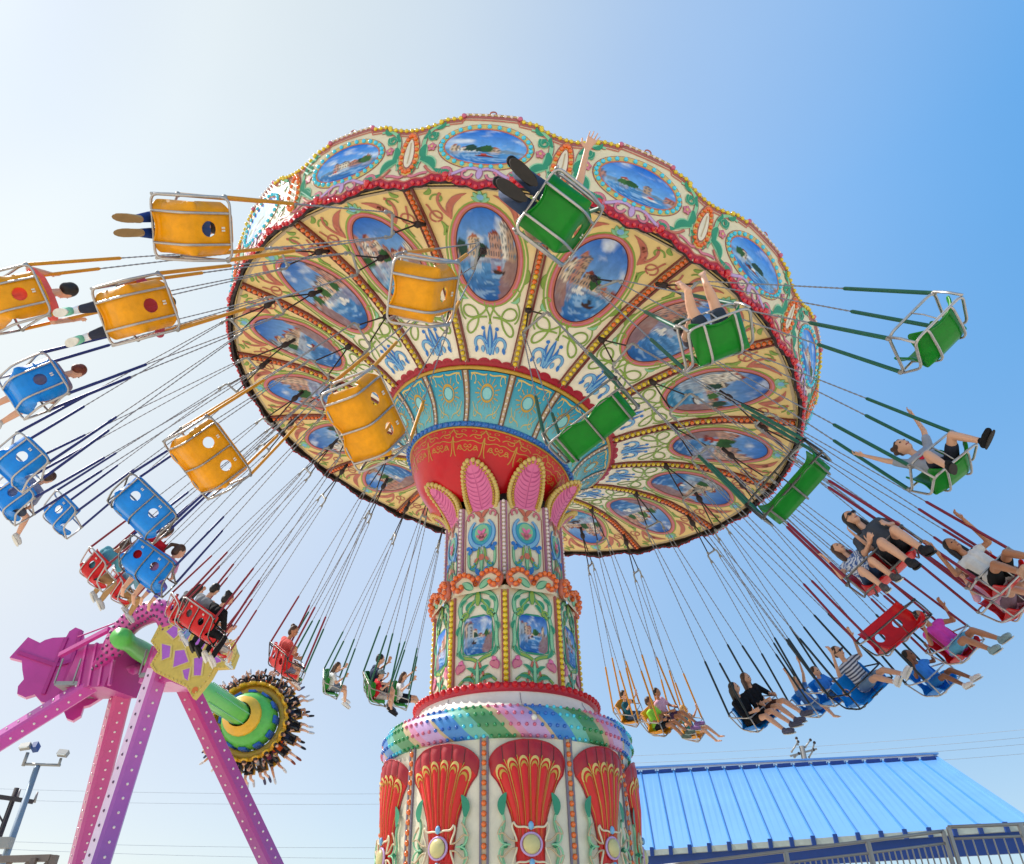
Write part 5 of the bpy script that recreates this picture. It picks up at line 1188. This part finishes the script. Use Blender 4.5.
# floodlight pole
B = at_depth(0, 870, 20); T = at_depth(38, 765, 22); T = V((B.x, B.y, 0)); 
tp = at_y(37.5, 766, 22); fl = empty('floodlight_pole', Mx.Translation((tp.x, tp.y, 0)), 'grey blue pole carrying two floodlights, far left', 'light pole')
M['pole_blue'] = H('pole_blue', '8494a4', rough=.5, metal=.2); M['lamp_face'] = H('lamp_face', 'd8d8d0', rough=.2)
mb = MB(); mb.tube([(0, 0, 0), (0, 0, tp.z)], [.12, .075], 'pole_blue', 10); mb.tube([(-.42, 0, tp.z+.05), (.62, 0, tp.z+.02)], .04, 'galvanised', 6); mb.tube([(.58, 0, tp.z), (.58, 0, tp.z+.2)], .04, 'galvanised', 6); mb.tube([(-.4, 0, tp.z), (-.4, 0, tp.z+.35)], .05, 'galvanised', 6); mb.box((.0, -.2, tp.z-1.9), (.3, .2, .25), 'galvanised'); mb.build('pole', fl)
for x, z, r_ in ((.62, .32, .1), (-.5, .5, -.15)):
    mb = MB(); X = Mx.Rotation(r_, 3, 'Y') @ Mx.Rotation(-.5, 3, 'X'); mb.box((x, -.05, tp.z+z), (.27, .14, .15), 'galvanised', X); mb.box((x, -.125, tp.z+z-.015), (.22, .02, .11), 'lamp_face', X)
    if x < 0: mb.box((x+.2, .1, tp.z+z+.02), (.14, .2, .2), 'blue_dark', X)
    mb.build('floodlight', fl)
# utility pole with crossarm
M['wood_dark'] = H('wood_dark', '3c3a3c', rough=.8); tp2 = at_y(17, 788, 29)
up_ = empty('utility_pole', Mx.Translation((tp2.x, tp2.y, 0)), 'dark wooden utility pole with a crossarm at left edge', 'utility pole')
mb = MB(); mb.tube([(0, 0, 0), (0, 0, tp2.z)], [.11, .085], 'wood_dark', 8); mb.build('pole', up_)
mb = MB(); mb.beam((-1.6, 0, tp2.z-.15), (.9, -.3, tp2.z-.5), .12, .14, 'wood_dark'); mb.beam((-.9, 0, tp2.z-.3), (-.05, 0, tp2.z-1.1), .05, .05, 'wood_dark')
for x in (-1.4, -.9, .2, .85): z = tp2.z-.15-.35*(x+1.6)/2.5; mb.tube([(x, -.1, z), (x, -.1, z+.35)], [.06, .03], 'galvanised', 6)
mb.build('crossarm', up_)
mb = MB(); mb.tube([(.28, -.1, tp2.z-2.6), (.28, -.1, tp2.z-2.1)], .14, 'galvanised', 8); mb.build('transformer', up_)
# utility pole behind the roof: only its hardware tops the ridge
tp3 = at_y(802, 748, 46); u3 = empty('utility_pole', Mx.Translation((tp3.x, tp3.y, 0)), 'pale utility pole with a cluster of crossarms poking above the blue roof', 'utility pole')
mb = MB(); mb.tube([(0, 0, 0), (0, 0, tp3.z+.1)], [.24, .16], 'canvas_grey', 8); mb.build('pole', u3)
mb = MB()
for x, z, dx, dz in ((-.65, -.2, .5, .55), (-.2, .2, .0, .35), (.2, .05, .4, .4), (.3, -.5, .35, .4), (.6, -.1, .2, .4), (-.55, -.5, .3, .2)): mb.tube([(x, 0, z+tp3.z), (x+dx, 0, z+dz+tp3.z)], .05, 'galvanised', 6); mb.ball((x+dx, 0, z+dz+tp3.z), .09, 'iron_dark', 7, 5); mb.ball((x, 0, z+tp3.z), .07, 'canvas_grey', 7, 5)
mb.beam((-.8, 0, tp3.z-.45), (.85, 0, tp3.z-.05), .08, .1, 'canvas_grey'); mb.beam((-.5, .05, tp3.z-.9), (.8, .05, tp3.z-.75), .08, .1, 'canvas_grey')
mb.build('crossarm', u3)
# overhead wires
M['wire'] = H('wire', 'a4aeb8', rough=.6)
def wire(a, b, sag, label, rr=.011):
    mb = MB(); o0 = V(a); mb.tube([(V(b)-o0)*t+V((0, 0, -sag*4*t*(1-t))) for t in np.linspace(0, 1, 15)], rr, 'wire', 4, False, False); mb.build('overhead_wire', None, Mx.Translation(o0), label=label, cat='wire', group='overhead power lines')
for i, (ya, yb) in enumerate(((745, 722), (752, 730), (757, 737), (763, 747))): wire(at_y(520, ya+14, 50), at_y(1100, yb, 44), .35, 'thin overhead wire above the blue pavilion roof, %s of four' % ('topmost', 'second', 'third', 'lowest')[i])
for i, (ya, yb) in enumerate(((786, 792), (797, 802), (838, 846), (845, 858))): wire(at_y(-80, ya, 48), at_y(520, yb, 52), .25, 'thin overhead wire behind the pendulum ride legs, %s of four' % ('topmost', 'second', 'third', 'lowest')[i])
# brown truss at the lower left
tb0 = at_depth(-60, 861, 16); tb1 = at_depth(52, 858, 15); tr = MB(); oo = V((tb1.x, tb1.y, 0)); M['truss_brown'] = H('truss_brown', '6e625c', rough=.6)
a, b = tb0-oo, tb1-oo; tr.beam(a, b, .14, .12, 'truss_brown'); tr.beam(a-V((0, 0, .6)), b-V((0, 0, .55)), .12, .1, 'truss_brown')
for i in range(6): tr.beam(a.lerp(b, i/6)-V((0, 0, .6)), a.lerp(b, (i+1)/6), .07, .07, 'truss_brown')
tr.beam(b+V((.05, 0, .05)), V((b.x+.05, b.y, 0)), .12, .12, 'truss_brown'); tr.beam(b+V((-.35, 0, 0)), V((b.x-.35, b.y, 0)), .10, .10, 'truss_brown'); tr.beam(a, V((a.x, a.y, 0)), .12, .12, 'truss_brown')
tr.build('steel_truss', None, Mx.Translation(oo), label='brown steel truss gantry at the lower left corner', cat='truss')
# ================================================================== ground, sky, light
SUN_AZ, SUN_EL = math.atan2(.30, -.95), R(50)      # direction towards the sun in the ground plane
sd = V((math.cos(SUN_AZ)*math.cos(SUN_EL), math.sin(SUN_AZ)*math.cos(SUN_EL), math.sin(SUN_EL)))
L = bpy.data.lights.new('sun', 'SUN'); L.energy = 2.8; L.angle = R(.6); L.color = (1, .95, .88)
so = bpy.data.objects.new('sun', L); col.objects.link(so); so.rotation_euler = sd.to_track_quat('Z', 'Y').to_euler(); so.location = sd*60
w = bpy.data.worlds.new("World"); scene.world = w; w.use_nodes = True; nt = w.node_tree
sky = nt.nodes.new("ShaderNodeTexSky"); sky.sky_type = 'NISHITA'; sky.sun_disc = False
sky.sun_elevation = SUN_EL; sky.sun_rotation = PI/2-SUN_AZ; sky.air_density = 1.0; sky.dust_density = .5; sky.ozone_density = .8; sky.altitude = 0
bg = nt.nodes["Background"]; nt.links.new(sky.outputs[0], bg.inputs[0]); bg.inputs[1].default_value = .05
# thin high veil of cloud added to the clear sky: uneven, and brighter round the sun as thin cloud is
tc = nt.nodes.new("ShaderNodeTexCoord"); nz = nt.nodes.new("ShaderNodeTexNoise"); nz.inputs["Scale"].default_value = 1.6; nz.inputs["Detail"].default_value = 4; nt.links.new(tc.outputs["Generated"], nz.inputs["Vector"])
def mrange(src, a, b, c, d):
    m = nt.nodes.new("ShaderNodeMapRange"); m.inputs[1].default_value = a; m.inputs[2].default_value = b; m.inputs[3].default_value = c; m.inputs[4].default_value = d; nt.links.new(src, m.inputs[0]); return m.outputs[0]
def mth(op, a, b):
    m = nt.nodes.new("ShaderNodeMath"); m.operation = op
    for i, x in enumerate((a, b)):
        if isinstance(x, (int, float)): m.inputs[i].default_value = x
        else: nt.links.new(x, m.inputs[i])
    return m.outputs[0]
dot = nt.nodes.new("ShaderNodeVectorMath"); dot.operation = 'DOT_PRODUCT'; nt.links.new(tc.outputs["Generated"], dot.inputs[0]); dot.inputs[1].default_value = sd
def ss(src, a, b):
    m = nt.nodes.new("ShaderNodeMapRange"); m.interpolation_type = 'SMOOTHSTEP'; m.inputs[1].default_value = a; m.inputs[2].default_value = b; nt.links.new(src, m.inputs[0]); return m.outputs[0]
g1 = ss(dot.outputs["Value"], .12, .85); g2 = ss(dot.outputs["Value"], .5, 1.0)
sep = nt.nodes.new("ShaderNodeSeparateXYZ"); nt.links.new(tc.outputs["Generated"], sep.inputs[0])
low = mrange(sep.outputs["Z"], 0.0, .75, 1.0, 0.0)
def vadd(prev, colr, fac):
    m = nt.nodes.new("ShaderNodeVectorMath"); m.operation = 'MULTIPLY_ADD'; m.inputs[0].default_value = colr
    c = nt.nodes.new("ShaderNodeCombineXYZ"); [nt.links.new(fac, c.inputs[i]) for i in range(3)]; nt.links.new(c.outputs[0], m.inputs[1])
    if isinstance(prev, tuple): m.inputs[2].default_value = prev
    else: nt.links.new(prev, m.inputs[2])
    return m.outputs[0]
vc = vadd((.002, .145, .355), (.20, .125, .005), g1); vc = vadd(vc, (.0, -.02, -.07), g2); vc = vadd(vc, (.13, .03, -.16), low)
lg = mth('MULTIPLY', mth('MULTIPLY', low, low), g1); vc = vadd(vc, (-.15, -.20, -.16), lg); vc = vadd(vc, (.12, .09, .0), ss(dot.outputs["Value"], .62, .95)); vc = vadd(vc, (-.13, -.11, -.05), ss(dot.outputs["Value"], .93, 1.0)); vc = vadd(vc, (.05, .03, .0), mth('MULTIPLY', low, ss(dot.outputs["Value"], .25, .6)))
nf = mrange(nz.outputs["Fac"], .3, .7, .95, 1.05)
veil = nt.nodes.new("ShaderNodeBackground"); nt.links.new(vc, veil.inputs[0]); nt.links.new(nf, veil.inputs[1])
add = nt.nodes.new("ShaderNodeAddShader"); nt.links.new(bg.outputs[0], add.inputs[0]); nt.links.new(veil.outputs[0], add.inputs[1]); nt.links.new(add.outputs[0], nt.nodes["World Output"].inputs[0])
mb = MB(); n = 64; mb.add([(0, 0, 0)]+[(3000*math.cos(2*PI*i/n), 3000*math.sin(2*PI*i/n), 0) for i in range(n)], [(0, 1+i, 1+(i+1) % n) for i in range(n)], mat('paved_ground', hexc('d6ccba'), rough=.85, var=.15, scale=.6))
mb.build('ground', kind='structure')
vs = scene.view_settings; vs.view_transform = 'Standard'; vs.look = 'None'; vs.exposure = .85; vs.gamma = 1
scene.cycles.use_denoising = True; scene.cycles.max_bounces = 6; scene.cycles.caustics_reflective = False; scene.cycles.caustics_refractive = False
